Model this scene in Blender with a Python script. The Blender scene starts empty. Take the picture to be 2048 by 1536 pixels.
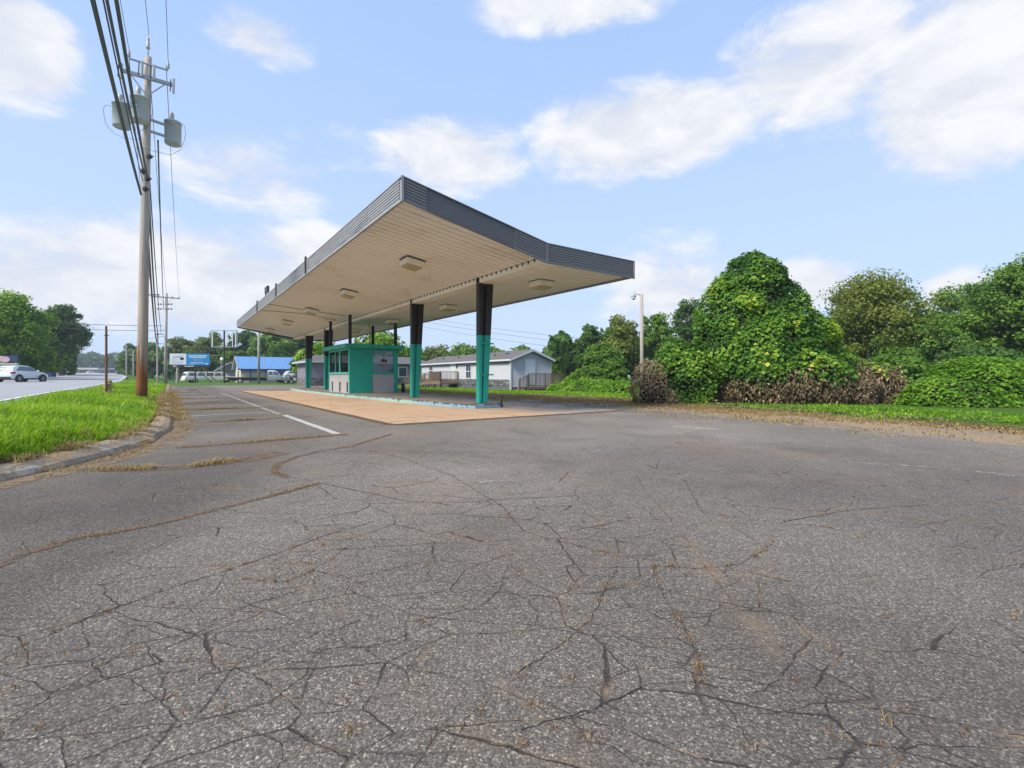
import bpy, bmesh, math, random
import numpy as np
from mathutils import Vector, Matrix, noise as mnoise
R=math.radians; PI=math.pi
rng=np.random.default_rng(7); random.seed(7)
scene=bpy.context.scene
COL=scene.collection
F=950.0; HY=752.0; CH=1.15                     # focal length in photo pixels, horizon row, camera height
TH=R(35.4); U=np.array([-math.sin(TH),math.cos(TH)]); V=np.array([math.cos(TH),math.sin(TH)]); P0=np.array([-1.236,17.153])
def W(t,s,z=0.0):                               # site frame: t along the canopy, s across it
    p=P0+U*t+V*s; return (float(p[0]),float(p[1]),float(z))
def TS(x,y):
    d=np.array([x,y])-P0; return float(d@U),float(d@V)
def G(px,py,z=0.0):
    d=(CH-z)*F/(py-HY); return ((px-1024)/F*d,d,z)
def AT(px,d,z=0.0): return ((px-1024)/F*d,d,z)
def ZP(py,d): return CH+(HY-py)*d/F

# ------------------------------------------------------------------ node helper
class NG:
    def __init__(s,nt): s.t=nt
    def n(s,typ,ins=None,**pr):
        nd=s.t.nodes.new(typ)
        for k,v in pr.items(): setattr(nd,k,v)
        for k,v in (ins or {}).items(): s.put(nd.inputs[k],v)
        return nd
    def put(s,sock,v):
        if isinstance(v,bpy.types.NodeSocket): s.t.links.new(v,sock)
        else:
            if sock.type=='RGBA' and len(v)==3: v=(*v,1)
            sock.default_value=v
    def m(s,op,a,b=None,c=None,clamp=False):
        nd=s.t.nodes.new('ShaderNodeMath'); nd.operation=op; nd.use_clamp=clamp
        for i,v in enumerate((a,b,c)):
            if v is not None: s.put(nd.inputs[i],v)
        return nd.outputs[0]
    def mix(s,f,a,b,bt='MIX'):
        nd=s.t.nodes.new('ShaderNodeMix'); nd.data_type='RGBA'; nd.blend_type=bt
        s.put(nd.inputs[0],f); s.put(nd.inputs[6],a); s.put(nd.inputs[7],b); return nd.outputs[2]
    def noise(s,vec,scale,det=4,rough=.55,dist=0):
        nd=s.n('ShaderNodeTexNoise',{'Scale':scale,'Detail':det,'Roughness':rough,'Distortion':dist})
        if vec is not None: s.put(nd.inputs['Vector'],vec)
        return nd.outputs[0]
    def vor(s,vec,scale,feat='F1',rnd=1.0):
        nd=s.n('ShaderNodeTexVoronoi',{'Scale':scale,'Randomness':rnd},feature=feat)
        if vec is not None: s.put(nd.inputs['Vector'],vec)
        return nd
    def rmp(s,v,a,b,c=0.0,d=1.0,smooth=True):
        nd=s.n('ShaderNodeMapRange',{0:v,1:a,2:b,3:c,4:d}); nd.interpolation_type='SMOOTHSTEP' if smooth else 'LINEAR'; return nd.outputs[0]
    def ramp(s,f,stops):
        nd=s.n('ShaderNodeValToRGB',{0:f}); e=nd.color_ramp.elements
        while len(e)<len(stops): e.new(.5)
        for el,(p,c) in zip(e,stops): el.position=p; el.color=(*c,1) if len(c)==3 else c
        return nd.outputs[0]
    def mapv(s,vec,rot=(0,0,0),sc=(1,1,1),loc=(0,0,0)):
        return s.n('ShaderNodeMapping',{'Vector':vec,'Rotation':rot,'Scale':sc,'Location':loc}).outputs[0]
    def attr(s,name,out='Fac'): return s.n('ShaderNodeAttribute',attribute_name=name).outputs[out]
    def bump(s,h,st=.4,dist=.02): return s.n('ShaderNodeBump',{'Height':h,'Strength':st,'Distance':dist}).outputs[0]
def newmat(name):
    m=bpy.data.materials.new(name); m.use_nodes=True; m.node_tree.nodes.clear(); return m,NG(m.node_tree)
def finish(g,shader):
    o=g.n('ShaderNodeOutputMaterial'); g.t.links.new(shader,o.inputs[0])
def pbr(g,col,rough=.7,normal=None,metal=0.0,spec=.4):
    p=g.n('ShaderNodeBsdfPrincipled',{'Base Color':col,'Roughness':rough,'Metallic':metal,'Specular IOR Level':spec})
    if normal is not None: g.put(p.inputs['Normal'],normal)
    return p.outputs[0]
def simple(name,col,rough=.65,var=.18,scale=3.0,bump=0.0,metal=0.0,stretch=(1,1,1),dirt=None,dirt_amt=.5,spec=.4):
    m,g=newmat(name)
    v=g.n('ShaderNodeTexCoord').outputs['Object']; v=g.mapv(v,sc=stretch)
    f=g.noise(v,scale,6,.65)
    c=g.mix(f,tuple(x*(1-var) for x in col),tuple(min(1,x*(1+var)) for x in col))
    if dirt:
        f2=g.rmp(g.noise(v,scale*.6,8,.7,.4),.5,.68,0,dirt_amt); c=g.mix(f2,c,dirt)
    nm=g.bump(g.noise(v,scale*9,4),bump,.01) if bump else None
    finish(g,pbr(g,c,rough,nm,metal,spec)); return m
MT={}
def M(name,*a,**k):
    if name not in MT: MT[name]=simple(name,*a,**k)
    return MT[name]

# ------------------------------------------------------------------ mesh helper
class MB:
    def __init__(s): s.v=[]; s.f=[]
    def add(s,vs,fs):
        o=len(s.v); s.v+= [tuple(map(float,p)) for p in vs]; s.f+=[tuple(i+o for i in f) for f in fs]; return s
    def box(s,c,d,rz=0,M4=None):
        x,y,z=[k/2 for k in d]; P=[(-x,-y,-z),(x,-y,-z),(x,y,-z),(-x,y,-z),(-x,-y,z),(x,-y,z),(x,y,z),(-x,y,z)]
        if M4 is not None: P=[tuple(M4@Vector(p)) for p in P]
        else:
            cr,sr=math.cos(rz),math.sin(rz); P=[(c[0]+p[0]*cr-p[1]*sr,c[1]+p[0]*sr+p[1]*cr,c[2]+p[2]) for p in P]
        return s.add(P,[(0,3,2,1),(4,5,6,7),(0,1,5,4),(1,2,6,5),(2,3,7,6),(3,0,4,7)])
    def b2(s,a,b): return s.box([(p+q)/2 for p,q in zip(a,b)],[abs(q-p) for p,q in zip(a,b)])
    def bar(s,a,b,w,h=None):                    # square bar between two points
        a=Vector(a);b=Vector(b);d=b-a; q=d.to_track_quat('Z','Y'); h=h or w
        return s.box(None,(w,h,d.length),M4=Matrix.Translation((a+b)/2)@q.to_matrix().to_4x4())
    def tube(s,pts,r,n=8,cap=True):
        pts=[Vector(p) for p in pts]; rs=r if isinstance(r,(list,tuple)) else [r]*len(pts)
        o=len(s.v); prev=None
        for i,p in enumerate(pts):
            t=(pts[min(i+1,len(pts)-1)]-pts[max(i-1,0)]).normalized()
            if prev is None: prev=t.orthogonal().normalized()
            nx=(prev-t*prev.dot(t))
            nx=nx.normalized() if nx.length>1e-6 else t.orthogonal().normalized()
            prev=nx; ny=t.cross(nx)
            for k in range(n):
                a=2*PI*k/n; q=p+(nx*math.cos(a)+ny*math.sin(a))*rs[i]; s.v.append(tuple(q))
        for i in range(len(pts)-1):
            for k in range(n):
                a=o+i*n+k;b=o+i*n+(k+1)%n; s.f.append((a,b,b+n,a+n))
        if cap: s.f.append(tuple(o+k for k in range(n))[::-1]); s.f.append(tuple(o+(len(pts)-1)*n+k for k in range(n)))
        return s
    def lathe(s,prof,c=(0,0,0),n=20):           # prof: (r,z)
        o=len(s.v)
        for r,z in prof:
            for k in range(n): a=2*PI*k/n; s.v.append((c[0]+r*math.cos(a),c[1]+r*math.sin(a),c[2]+z))
        for i in range(len(prof)-1):
            for k in range(n):
                a=o+i*n+k;b=o+i*n+(k+1)%n; s.f.append((a,b,b+n,a+n))
        s.f.append(tuple(o+k for k in range(n))[::-1]); s.f.append(tuple(o+(len(prof)-1)*n+k for k in range(n))); return s
    def prism(s,prof,w0,w1=None):               # (y,z) or (y,z,half width) outline swept across x
        n=len(prof); L=[]; Rr=[]
        for p in prof:
            hw=p[2] if len(p)>2 else w1
            lo=w0 if len(p)<=2 else -p[2]
            L.append((lo,p[0],p[1])); Rr.append((hw,p[0],p[1]))
        return s.add(L+Rr,[tuple(range(n)),tuple(range(2*n-1,n-1,-1))]+[(i,n+i,n+(i+1)%n,(i+1)%n) for i in range(n)])
    def build(s,name,mat,parent=None,smooth=False,bevel=0,seg=2):
        me=bpy.data.meshes.new(name); me.from_pydata(s.v,[],s.f); me.update()
        bm=bmesh.new(); bm.from_mesh(me); bmesh.ops.recalc_face_normals(bm,faces=bm.faces); bm.to_mesh(me); bm.free()
        if mat: me.materials.append(mat)
        o=bpy.data.objects.new(name,me); COL.objects.link(o)
        if parent: o.parent=parent
        if smooth:
            for p in me.polygons: p.use_smooth=True
        if bevel:
            b=o.modifiers.new('bevel','BEVEL'); b.width=bevel; b.segments=seg; b.limit_method='ANGLE'; b.angle_limit=R(35)
        return o
def tag(o,label=None,cat=None,group=None,kind=None):
    if label: o['label']=label
    if cat: o['category']=cat
    if group: o['group']=group
    if kind: o['kind']=kind
    return o
def thing(name,label,cat,loc=(0,0,0),rz=0,group=None):
    o=bpy.data.objects.new(name,None); COL.objects.link(o); o.location=loc; o.rotation_euler=(0,0,rz); o.empty_display_size=.2
    return tag(o,label,cat,group)
def struct(o): o['kind']='structure'; return o
def npmesh(name,verts,faces,mat,parent=None,attrs=None,face_attrs=None,smooth=False):   # faces: (n,4) or (n,3) array
    verts=np.asarray(verts,np.float32); faces=np.asarray(faces,np.int32); k=faces.shape[1]; nf=len(faces)
    me=bpy.data.meshes.new(name); me.vertices.add(len(verts)); me.vertices.foreach_set('co',verts.ravel())
    me.loops.add(nf*k); me.loops.foreach_set('vertex_index',faces.ravel())
    me.polygons.add(nf); me.polygons.foreach_set('loop_start',np.arange(0,nf*k,k,dtype=np.int32))
    if smooth: me.polygons.foreach_set('use_smooth',np.ones(nf,bool))
    me.update(calc_edges=True); me.validate()
    for nm,a in (attrs or {}).items():
        if np.ndim(a)==2:
            at=me.attributes.new(nm,'FLOAT_COLOR','POINT'); c=np.ones((len(a),4),np.float32); c[:,:3]=a; at.data.foreach_set('color',c.ravel())
        else: at=me.attributes.new(nm,'FLOAT','POINT'); at.data.foreach_set('value',np.asarray(a,np.float32))
    for nm,a in (face_attrs or {}).items():
        at=me.attributes.new(nm,'FLOAT','FACE'); at.data.foreach_set('value',np.asarray(a,np.float32))
    if mat: me.materials.append(mat)
    o=bpy.data.objects.new(name,me); COL.objects.link(o)
    if parent: o.parent=parent
    return o
def unit(a): return a/np.maximum(np.linalg.norm(a,axis=1,keepdims=True),1e-9)
def leaves(P,N,size,aspect=.8,fold=.12,down=0.0):   # arrays of leaf quads
    n=len(P); N=unit(N); r=rng.normal(size=(n,3)); r[:,2]-=down
    A=unit(r-N*np.sum(r*N,1,keepdims=True)); B=np.cross(N,A); L=np.asarray(size).reshape(-1,1)
    fo=N*L*fold
    v=np.stack([P-A*L*.5,P-A*L*.08+B*L*.5*aspect+fo,P+A*L*.5,P-A*L*.08-B*L*.5*aspect+fo],1).reshape(-1,3)
    f=np.arange(4*n).reshape(n,4); return v,f
def fbm(P,sc,seed=0.0):
    return np.array([mnoise.fractal((p[0]*sc+seed,p[1]*sc-seed,p[2]*sc+seed*.5),1.0,2.0,3) for p in P])
def text_mesh(txt,size,mat,parent,loc,rot,name='lettering',ext=.004,align='CENTER'):
    cu=bpy.data.curves.new(name,'FONT'); cu.body=txt; cu.size=size; cu.extrude=ext; cu.align_x=align; cu.align_y='CENTER'
    tmp=bpy.data.objects.new('tmp',cu); COL.objects.link(tmp); dg=bpy.context.evaluated_depsgraph_get()
    me=bpy.data.meshes.new_from_object(tmp.evaluated_get(dg)); bpy.data.objects.remove(tmp)
    me.materials.clear(); me.materials.append(mat); me.name=name
    o=bpy.data.objects.new(name,me); COL.objects.link(o); o.parent=parent; o.location=loc; o.rotation_euler=rot; return o

# ------------------------------------------------------------------ render settings, camera, light
scene.view_settings.view_transform='Standard'; scene.view_settings.look='None'; scene.view_settings.exposure=1.58; scene.view_settings.gamma=1.0
cam=bpy.data.cameras.new('camera'); co=bpy.data.objects.new('camera',cam); COL.objects.link(co)
cam.sensor_width=36; cam.lens=F/2048*36; cam.shift_y=-(768-HY)/2048; cam.clip_start=.05; cam.clip_end=3000
co.location=(0,0,CH); co.rotation_euler=(R(90),0,0); scene.camera=co
SUN_AZ=R(-132); SUN_EL=R(46)
sd=Vector((math.sin(SUN_AZ)*math.cos(SUN_EL),math.cos(SUN_AZ)*math.cos(SUN_EL),math.sin(SUN_EL)))
li=bpy.data.lights.new('sun','SUN'); li.energy=1.8; li.angle=R(18); li.color=(1,.95,.86)
lo=bpy.data.objects.new('sun',li); COL.objects.link(lo); lo.rotation_euler=(-sd).to_track_quat('-Z','Y').to_euler(); lo.location=(0,0,50)

wd=bpy.data.worlds.new('World'); scene.world=wd; wd.use_nodes=True; wd.node_tree.nodes.clear(); g=NG(wd.node_tree)
sky=g.n('ShaderNodeTexSky',sky_type='NISHITA'); sky.sun_disc=False; sky.sun_elevation=SUN_EL; sky.sun_rotation=SUN_AZ
sky.air_density=1.0; sky.dust_density=.6; sky.ozone_density=1.0
dv=g.n('ShaderNodeTexCoord').outputs['Generated']; sx=g.n('ShaderNodeSeparateXYZ',{0:dv}); X,Y,Z=sx.outputs
az=g.m('ARCTAN2',X,Y); el=g.m('ARCSINE',Z)
zp=g.m('ADD',g.m('MAXIMUM',Z,0.0),.16)
pv=g.n('ShaderNodeCombineXYZ',{0:g.m('DIVIDE',X,zp),1:g.m('DIVIDE',Y,zp),2:0.0}).outputs[0]
n1=g.noise(pv,1.15,7,.6,.5); n2=g.noise(g.mapv(dv,sc=(1,1,2.2)),7.0,8,.62,.3)
BL=[(1290,262,250,85,1.0),(1640,130,280,115,.85),(1930,150,260,190,1.0),(900,312,170,68,.85),(40,95,150,105,1.0),(1150,0,240,45,.9),(490,350,190,75,.7),(520,70,120,45,.75),
    (360,560,420,120,.95),(1330,580,150,110,.75),(1610,570,120,60,.8),(1915,580,90,55,.8),(600,500,160,60,.7),(60,560,220,100,.8),(700,300,300,60,.35),(1750,260,330,60,.5),(-500,300,400,200,.9),(2700,300,420,200,.9)]
acc=None
for (px,py,wx,wy,k) in BL:
    a=math.atan((px-1024)/F); ca=math.cos(a); e=math.atan((HY-py)/F*ca); wa=wx/F*ca*ca; we=wy/F*ca
    dx=g.m('DIVIDE',g.m('SUBTRACT',az,a),wa); dy=g.m('DIVIDE',g.m('SUBTRACT',el,e),we)
    r2=g.m('ADD',g.m('MULTIPLY',dx,dx),g.m('MULTIPLY',dy,dy))
    b=g.m('MULTIPLY',g.m('MAXIMUM',g.m('SUBTRACT',1.0,g.m('MULTIPLY',r2,.62)),0.0),k)
    acc=b if acc is None else g.m('MAXIMUM',acc,b)
cl=g.m('ADD',g.m('MULTIPLY',acc,.62),g.m('MULTIPLY',n2,.85)); cl=g.m('ADD',cl,g.m('MULTIPLY',n1,.25))
cloud=g.m('MULTIPLY',g.rmp(cl,.70,1.02),.98)
veil=g.rmp(g.noise(g.mapv(pv,sc=(.5,1.2,1)),1.4,6,.6,.6),.3,.8,.0,.5)
hz=g.rmp(el,R(-2),R(44),.60,.05)
pale=g.mix(g.m('MAXIMUM',hz,veil),sky.outputs[0],(2.6,2.95,3.5))
blue=g.mix(.72,pale,(1.36,2.08,3.5)); blue=g.mix(g.m('MULTIPLY',hz,.75),blue,(2.5,2.85,3.4))
shade=g.mix(g.rmp(n2,.35,.7),(2.55,2.68,2.98),(3.3,3.34,3.42))
fin=g.mix(cloud,blue,shade)
bg=g.n('ShaderNodeBackground',{0:fin,1:.1}); wo=g.n('ShaderNodeOutputWorld'); g.t.links.new(bg.outputs[0],wo.inputs[0])

# ------------------------------------------------------------------ ground materials
def asphalt_mat():
    m,g=newmat('weathered_asphalt'); p=g.n('ShaderNodeNewGeometry').outputs['Position']
    tone=g.attr('tone'); edge=g.attr('edge')
    wob=g.n('ShaderNodeTexNoise',{'Vector':p,'Scale':2.6,'Detail':6,'Roughness':.62}); 
    dv=g.n('ShaderNodeVectorMath',{0:wob.outputs['Color'],1:(.5,.5,.5)},operation='SUBTRACT').outputs[0]
    dv=g.n('ShaderNodeVectorMath',{0:dv,1:(.12,.12,0)},operation='MULTIPLY').outputs[0]
    pd=g.n('ShaderNodeVectorMath',{0:p,1:dv},operation='ADD').outputs[0]
    v1=g.vor(p,112.0); v2=g.vor(p,175.0)
    r1=g.n('ShaderNodeSeparateColor',{0:v1.outputs['Color']}).outputs[0]; r2=g.n('ShaderNodeSeparateColor',{0:v2.outputs['Color']}).outputs[1]
    st=g.ramp(r1,[(0,(.050,.048,.045)),(.55,(.105,.100,.093)),(.80,(.16,.152,.14)),(.94,(.25,.235,.205)),(1,(.40,.375,.32))])
    fi=g.ramp(r2,[(0,(.055,.052,.048)),(.7,(.125,.118,.108)),(.93,(.21,.195,.17)),(1,(.42,.39,.335))])
    gap=g.rmp(v1.outputs['Distance'],.25,.62)
    c=g.mix(g.m('MULTIPLY',gap,.75),st,fi)
    big=g.noise(p,.35,6,.62,.3); mid=g.noise(p,2.3,5,.6)
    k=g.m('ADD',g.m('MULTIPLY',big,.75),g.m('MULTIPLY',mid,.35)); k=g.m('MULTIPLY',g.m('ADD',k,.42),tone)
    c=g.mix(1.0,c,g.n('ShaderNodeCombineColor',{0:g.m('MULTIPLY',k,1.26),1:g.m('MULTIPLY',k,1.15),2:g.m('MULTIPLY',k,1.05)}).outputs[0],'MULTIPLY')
    br=g.rmp(g.noise(p,.42,7,.68,.6),.47,.72,0,.42); c=g.mix(br,c,(.20,.135,.09)); dk=g.rmp(g.noise(g.mapv(p,loc=(11,4,0)),.5,7,.66,.8),.52,.74,0,.45); c=g.mix(dk,c,(.055,.05,.047))
    # crack networks
    pr=g.mapv(pd,rot=(0,0,R(-42)),sc=(.55,1.0,1.0))
    d1=g.vor(pr,2.5,'DISTANCE_TO_EDGE').outputs['Distance']; d2=g.vor(g.mapv(pd,rot=(0,0,R(20)),loc=(7,3,0)),.36,'DISTANCE_TO_EDGE').outputs['Distance']
    d3=g.vor(g.mapv(pr,loc=(3.3,1.7,0)),4.3,'DISTANCE_TO_EDGE').outputs['Distance']
    crk=g.attr('crk'); msk=g.rmp(g.m('ADD',g.noise(p,.55,4,.55),g.m('MULTIPLY',g.m('SUBTRACT',crk,.5),.45)),.33,.50)
    w1=g.m('MULTIPLY',g.m('ADD',g.m('MULTIPLY',msk,.0105),.0004),g.rmp(g.noise(p,3.1,3),.32,.6,.25,1))
    k1=g.m('SUBTRACT',1.0,g.rmp(g.m('DIVIDE',d1,w1),.3,1.0))
    msk2=g.rmp(g.m('ADD',g.noise(g.mapv(p,loc=(40,9,0)),.7,4,.6),g.m('MULTIPLY',crk,.10)),.50,.64)
    k3=g.m('MULTIPLY',msk2,g.m('SUBTRACT',1.0,g.rmp(d3,.004,.018)))
    k2=g.m('MULTIPLY',g.rmp(g.noise(p,.8,3),.42,.6,.0,.55),g.m('SUBTRACT',1.0,g.rmp(d2,.0005,.0022)))
    halo=g.m('MULTIPLY',g.m('SUBTRACT',1.0,g.rmp(g.m('MINIMUM',g.m('MULTIPLY',d2,2.6),g.m('MULTIPLY',d1,1.1)),.0,.05)),g.rmp(g.noise(p,1.1,6,.65),.47,.72))
    dirt=g.mix(g.noise(p,23,4),(.11,.075,.05),(.33,.22,.12))
    c=g.mix(g.m('MULTIPLY',halo,.75),c,dirt)
    crack=g.m('MAXIMUM',g.m('MAXIMUM',k1,k2),g.m('MULTIPLY',k3,.7))
    fill=g.rmp(g.noise(p,5.0,4,.6),.5,.66)
    c=g.mix(g.m('MULTIPLY',crack,.80),c,g.mix(fill,(.026,.022,.019),(.20,.13,.075)))
    en=g.m('ADD',edge,g.m('MULTIPLY',g.m('SUBTRACT',g.noise(g.mapv(p,rot=(0,0,R(-35)),sc=(1,.35,1)),2.2,7,.75),.5),4.6))
    c=g.mix(g.rmp(en,.20,.85,0,.85),c,g.mix(g.noise(p,14,5,.7),(.17,.11,.065),(.42,.31,.18)))
    h=g.m('SUBTRACT',g.m('MULTIPLY',g.m('SUBTRACT',1.0,v1.outputs['Distance']),.35),g.m('MULTIPLY',crack,1.6))
    finish(g,pbr(g,c,.86,g.bump(h,.55,.012),0,.25)); return m
def ground_mat():
    m,g=newmat('turf_and_soil'); p=g.n('ShaderNodeNewGeometry').outputs['Position']; c=g.attr('col','Color')
    n=g.noise(p,6,8,.75); n2=g.noise(p,45,4,.7)
    c=g.mix(1.0,c,g.ramp(n,[(.25,(.55,.5,.45)),(.75,(1.4,1.4,1.3))]),'MULTIPLY'); c=g.mix(.6,c,g.mix(n2,(.3,.3,.3),(1.5,1.5,1.4)),'MULTIPLY')
    finish(g,pbr(g,c,.95,g.bump(g.noise(p,30,5,.7),.8,.05),0,.1)); return m
def concrete_pad_mat():
    m,g=newmat('rust_stained_concrete'); p=g.n('ShaderNodeTexCoord').outputs['Object']; sp=g.n('ShaderNodeSeparateXYZ',{0:p}).outputs
    n=g.noise(p,.8,8,.65,.4); n2=g.noise(g.mapv(p,sc=(1,.3,1)),1.6,7,.7); n3=g.noise(p,60,3)
    right=g.rmp(g.m('ADD',sp[0],g.m('MULTIPLY',n,1.6)),.6,2.6)
    c=g.mix(n,(.43,.265,.145),(.51,.36,.235)); c=g.mix(right,c,g.mix(n,(.33,.27,.22),(.42,.37,.32)))
    c=g.mix(g.rmp(n2,.52,.72,0,.6),c,(.27,.15,.08)); c=g.mix(g.rmp(g.noise(p,.5,5,.6),.55,.75,0,.5),c,(.50,.42,.34))
    c=g.mix(.25,c,g.mix(n3,(.4,.4,.4),(1.5,1.5,1.5)),'MULTIPLY')
    jt=g.m('MINIMUM',g.m('PINGPONG',g.m('ADD',sp[1],100.0),3.05),g.m('PINGPONG',g.m('ADD',sp[0],100.95),2.0))
    jn=g.m('SUBTRACT',1.0,g.rmp(g.m('SUBTRACT',jt,g.m('MULTIPLY',n2,.03)),.0,.03)); c=g.mix(g.m('MULTIPLY',jn,.6),c,(.13,.085,.055))
    ck=g.vor(g.mapv(p,loc=(3,8,0)),.33,'DISTANCE_TO_EDGE').outputs['Distance']
    c=g.mix(g.m('MULTIPLY',g.m('SUBTRACT',1.0,g.rmp(ck,.002,.007)),.6),c,(.13,.08,.05))
    finish(g,pbr(g,c,.85,g.bump(g.noise(p,80,3),.25,.005),0,.3)); return m
def worn_paint(name,col,thr=.45,scale=9):
    m,g=newmat(name); p=g.n('ShaderNodeNewGeometry').outputs['Position']
    a=g.rmp(g.m('ADD',g.m('MULTIPLY',g.noise(p,scale,8,.75),.7),g.m('MULTIPLY',g.noise(p,70,3),.3)),thr-.05,thr+.06)
    b=pbr(g,g.mix(g.noise(p,4,5),tuple(x*.8 for x in col),col),.7)
    mx=g.n('ShaderNodeMixShader',{0:a}); tr=g.n('ShaderNodeBsdfTransparent'); g.t.links.new(tr.outputs[0],mx.inputs[1]); g.t.links.new(b,mx.inputs[2]); finish(g,mx.outputs[0]); return m
def leaf_mat(name,stops,trans=.3,rough=.55,spec=.25):
    m,g=newmat(name); c=g.ramp(g.attr('rnd'),stops)
    d=pbr(g,c,rough,None,0,spec); t=g.n('ShaderNodeBsdfTranslucent',{0:g.mix(1.0,c,(1.25,1.35,.5),'MULTIPLY')})
    mx=g.n('ShaderNodeMixShader',{0:trans}); g.t.links.new(d,mx.inputs[1]); g.t.links.new(t.outputs[0],mx.inputs[2]); finish(g,mx.outputs[0]); return m

M_ASP=asphalt_mat(); M_GRD=ground_mat(); M_PAD=concrete_pad_mat()
M_CONC=M('kerb_concrete',(.34,.27,.19),.9,.35,5,.5,dirt=(.12,.08,.05),dirt_amt=.7)
def road_mat():
    m,g=newmat('pale_road_asphalt'); p=g.n('ShaderNodeNewGeometry').outputs['Position']
    c=g.mix(g.noise(p,.5,6,.6),(.27,.27,.275),(.36,.36,.365)); c=g.mix(.35,c,g.mix(g.noise(p,50,3),(.5,.5,.5),(1.4,1.4,1.4)),'MULTIPLY')
    finish(g,pbr(g,c,.85,None,0,.3)); return m
M_ROAD=road_mat()

# ------------------------------------------------------------------ ground, lot, road
def zroad(t): return np.interp(t,[-99,25,50,71,92,245,377,900],[.52,.52,.52,.75,1.12,2.35,2.85,4.0])
RT=[-60,-30,-.5,9,29,60,90,132,245,377,600]; RS=[-10.6,-11.2,-11.9,-12.3,-12.9,-14.0,-15.5,-19,-29.8,-41.5,-60]
def sroad(t): return np.interp(t,RT,RS)
def kerb_s(t):  return np.interp(t,[-60,-7.8,-7.3,-6.6,-5.6,-4.4,-2.5,0,60],[-10.9,-10.9,-10.45,-10.05,-9.6,-9.22,-9.0,-8.95,-9.3])
def ground_h(t,s):
    zr=zroad(t); sr=sroad(t)
    h=np.where(s>kerb_s(t),-.06,0.0)
    f=np.clip((kerb_s(t)-.3-s)/np.maximum(kerb_s(t)-.3-sr,.3),0,1); h=np.where(s<=kerb_s(t)-.3,-.06+f*(zr-.06),h)
    h=np.where(s<sr-.1,zr-.1,h)
    l=s-(sr-13.0); h=np.where(l<0,zr-.05+np.clip(-l/60,0,1)*.15,h)
    e=np.clip((s-5.15)/.8,0,1); h=np.where(s>4.9,-.06+.085*e,h)
    fb=np.clip((t-(52-1.1*(s+0))) /3,0,1); h=np.where((s>-9.2)&(s<=6),np.maximum(h,-.06+.10*fb),h)
    return h
tg=np.concatenate([np.linspace(-400,-32,14),np.arange(-30,62,.5),np.arange(63,130,3),np.linspace(135,900,40)])
sg=np.concatenate([np.linspace(-900,-60,30),np.arange(-57,-14,1.5),np.arange(-13,20,.4),np.arange(21,60,1.5),np.linspace(64,900,30)])
TT,SS=np.meshgrid(tg,sg,indexing='ij'); HH=ground_h(TT,SS)
XY=P0[None,None]+U*TT[...,None]+V*SS[...,None]
def gridfaces(a,b):
    i=np.arange(a*b).reshape(a,b); return np.stack([i[:-1,:-1],i[1:,:-1],i[1:,1:],i[:-1,1:]],-1).reshape(-1,4)
vv=np.concatenate([XY,HH[...,None]],-1).reshape(-1,3)
nz=fbm(vv,.45); nz2=fbm(vv,.12,5)
tt,ss=TT.ravel(),SS.ravel()
green=np.array([.075,.135,.022]); lush=np.array([.085,.19,.02]); dry=np.array([.30,.195,.085]); dirt=np.array([.16,.10,.06])
sgrn=lambda t: np.interp(t,[-30,-12.7,-5.5,2.6,7.4,16.7,40],[5.5,6.6,8.3,10.4,9.6,7.9,7.4])
dw=np.clip((sgrn(tt)+nz*1.4-ss)/1.6+.05,0,1)*(ss>3.5)*(tt<48)*(ss<13)
colr=green+(lush-green)*np.clip(.5+nz2,0,1)[:,None]
colr=colr*(1-dw[:,None])+(dry+ (dirt-dry)*np.clip(.35+nz*1.2,0,1)[:,None])*dw[:,None]
struct(npmesh('ground',vv,gridfaces(len(tg),len(sg)),M_GRD,None,{'col':colr}))

ta=np.arange(-34,54.01,.5); sa=np.concatenate([np.arange(-11.5,3.0,.5),np.arange(3.0,5.61,.2)])
TA,SA=np.meshgrid(ta,sa,indexing='ij'); XA=P0+U*TA[...,None]+V*SA[...,None]
SA2=SA; end=np.minimum(TA,52-1.1*SA2); XA=P0+U*end[...,None]+V*SA2[...,None]
va=np.concatenate([XA,np.zeros(TA.shape+(1,))],-1).reshape(-1,3)
na=fbm(va,.35,3.0)
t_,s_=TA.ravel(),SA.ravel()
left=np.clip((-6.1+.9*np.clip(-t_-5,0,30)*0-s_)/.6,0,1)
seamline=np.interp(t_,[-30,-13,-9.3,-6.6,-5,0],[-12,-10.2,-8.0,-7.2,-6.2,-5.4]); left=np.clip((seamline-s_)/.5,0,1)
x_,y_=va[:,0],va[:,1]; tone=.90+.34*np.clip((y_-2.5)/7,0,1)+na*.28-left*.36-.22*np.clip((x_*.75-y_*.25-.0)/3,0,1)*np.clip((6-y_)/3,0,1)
crk=np.clip(1.1-np.hypot((x_+1.2)/3.4,(y_-2.0)/3.6)*.75,0,1); crk=np.maximum(crk,np.clip(1.0-np.hypot((x_-.9)/1.6,(y_-1.9)/1.2)*.7,0,1)); crk=np.maximum(crk,.30*(y_<9)); crk=crk*(1-.9*left)
edge=np.clip((s_-np.interp(t_,[-30,-13,-9,-4,0,60],[1.2,1.8,2.5,3.6,4.5,4.9]))/1.7,-1,1)
edge=np.maximum(edge,np.clip((kerb_s(t_)+.55-s_)/.9,-1,1))
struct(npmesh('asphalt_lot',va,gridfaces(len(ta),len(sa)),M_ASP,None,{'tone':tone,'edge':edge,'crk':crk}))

o=MB(); zt=.006
pts=[(-3.92,-4.73),(-3.92,3.3),(27,3.4),(25.2,-1.3),(27.3,-4.8)]
mb=MB().add([(s,t,zt) for t,s in pts],[tuple(range(5))[::-1]]); pad=struct(mb.build('concrete_pad',M_PAD)); pad.location=W(0,0); pad.rotation_euler=(0,0,TH)

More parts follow.
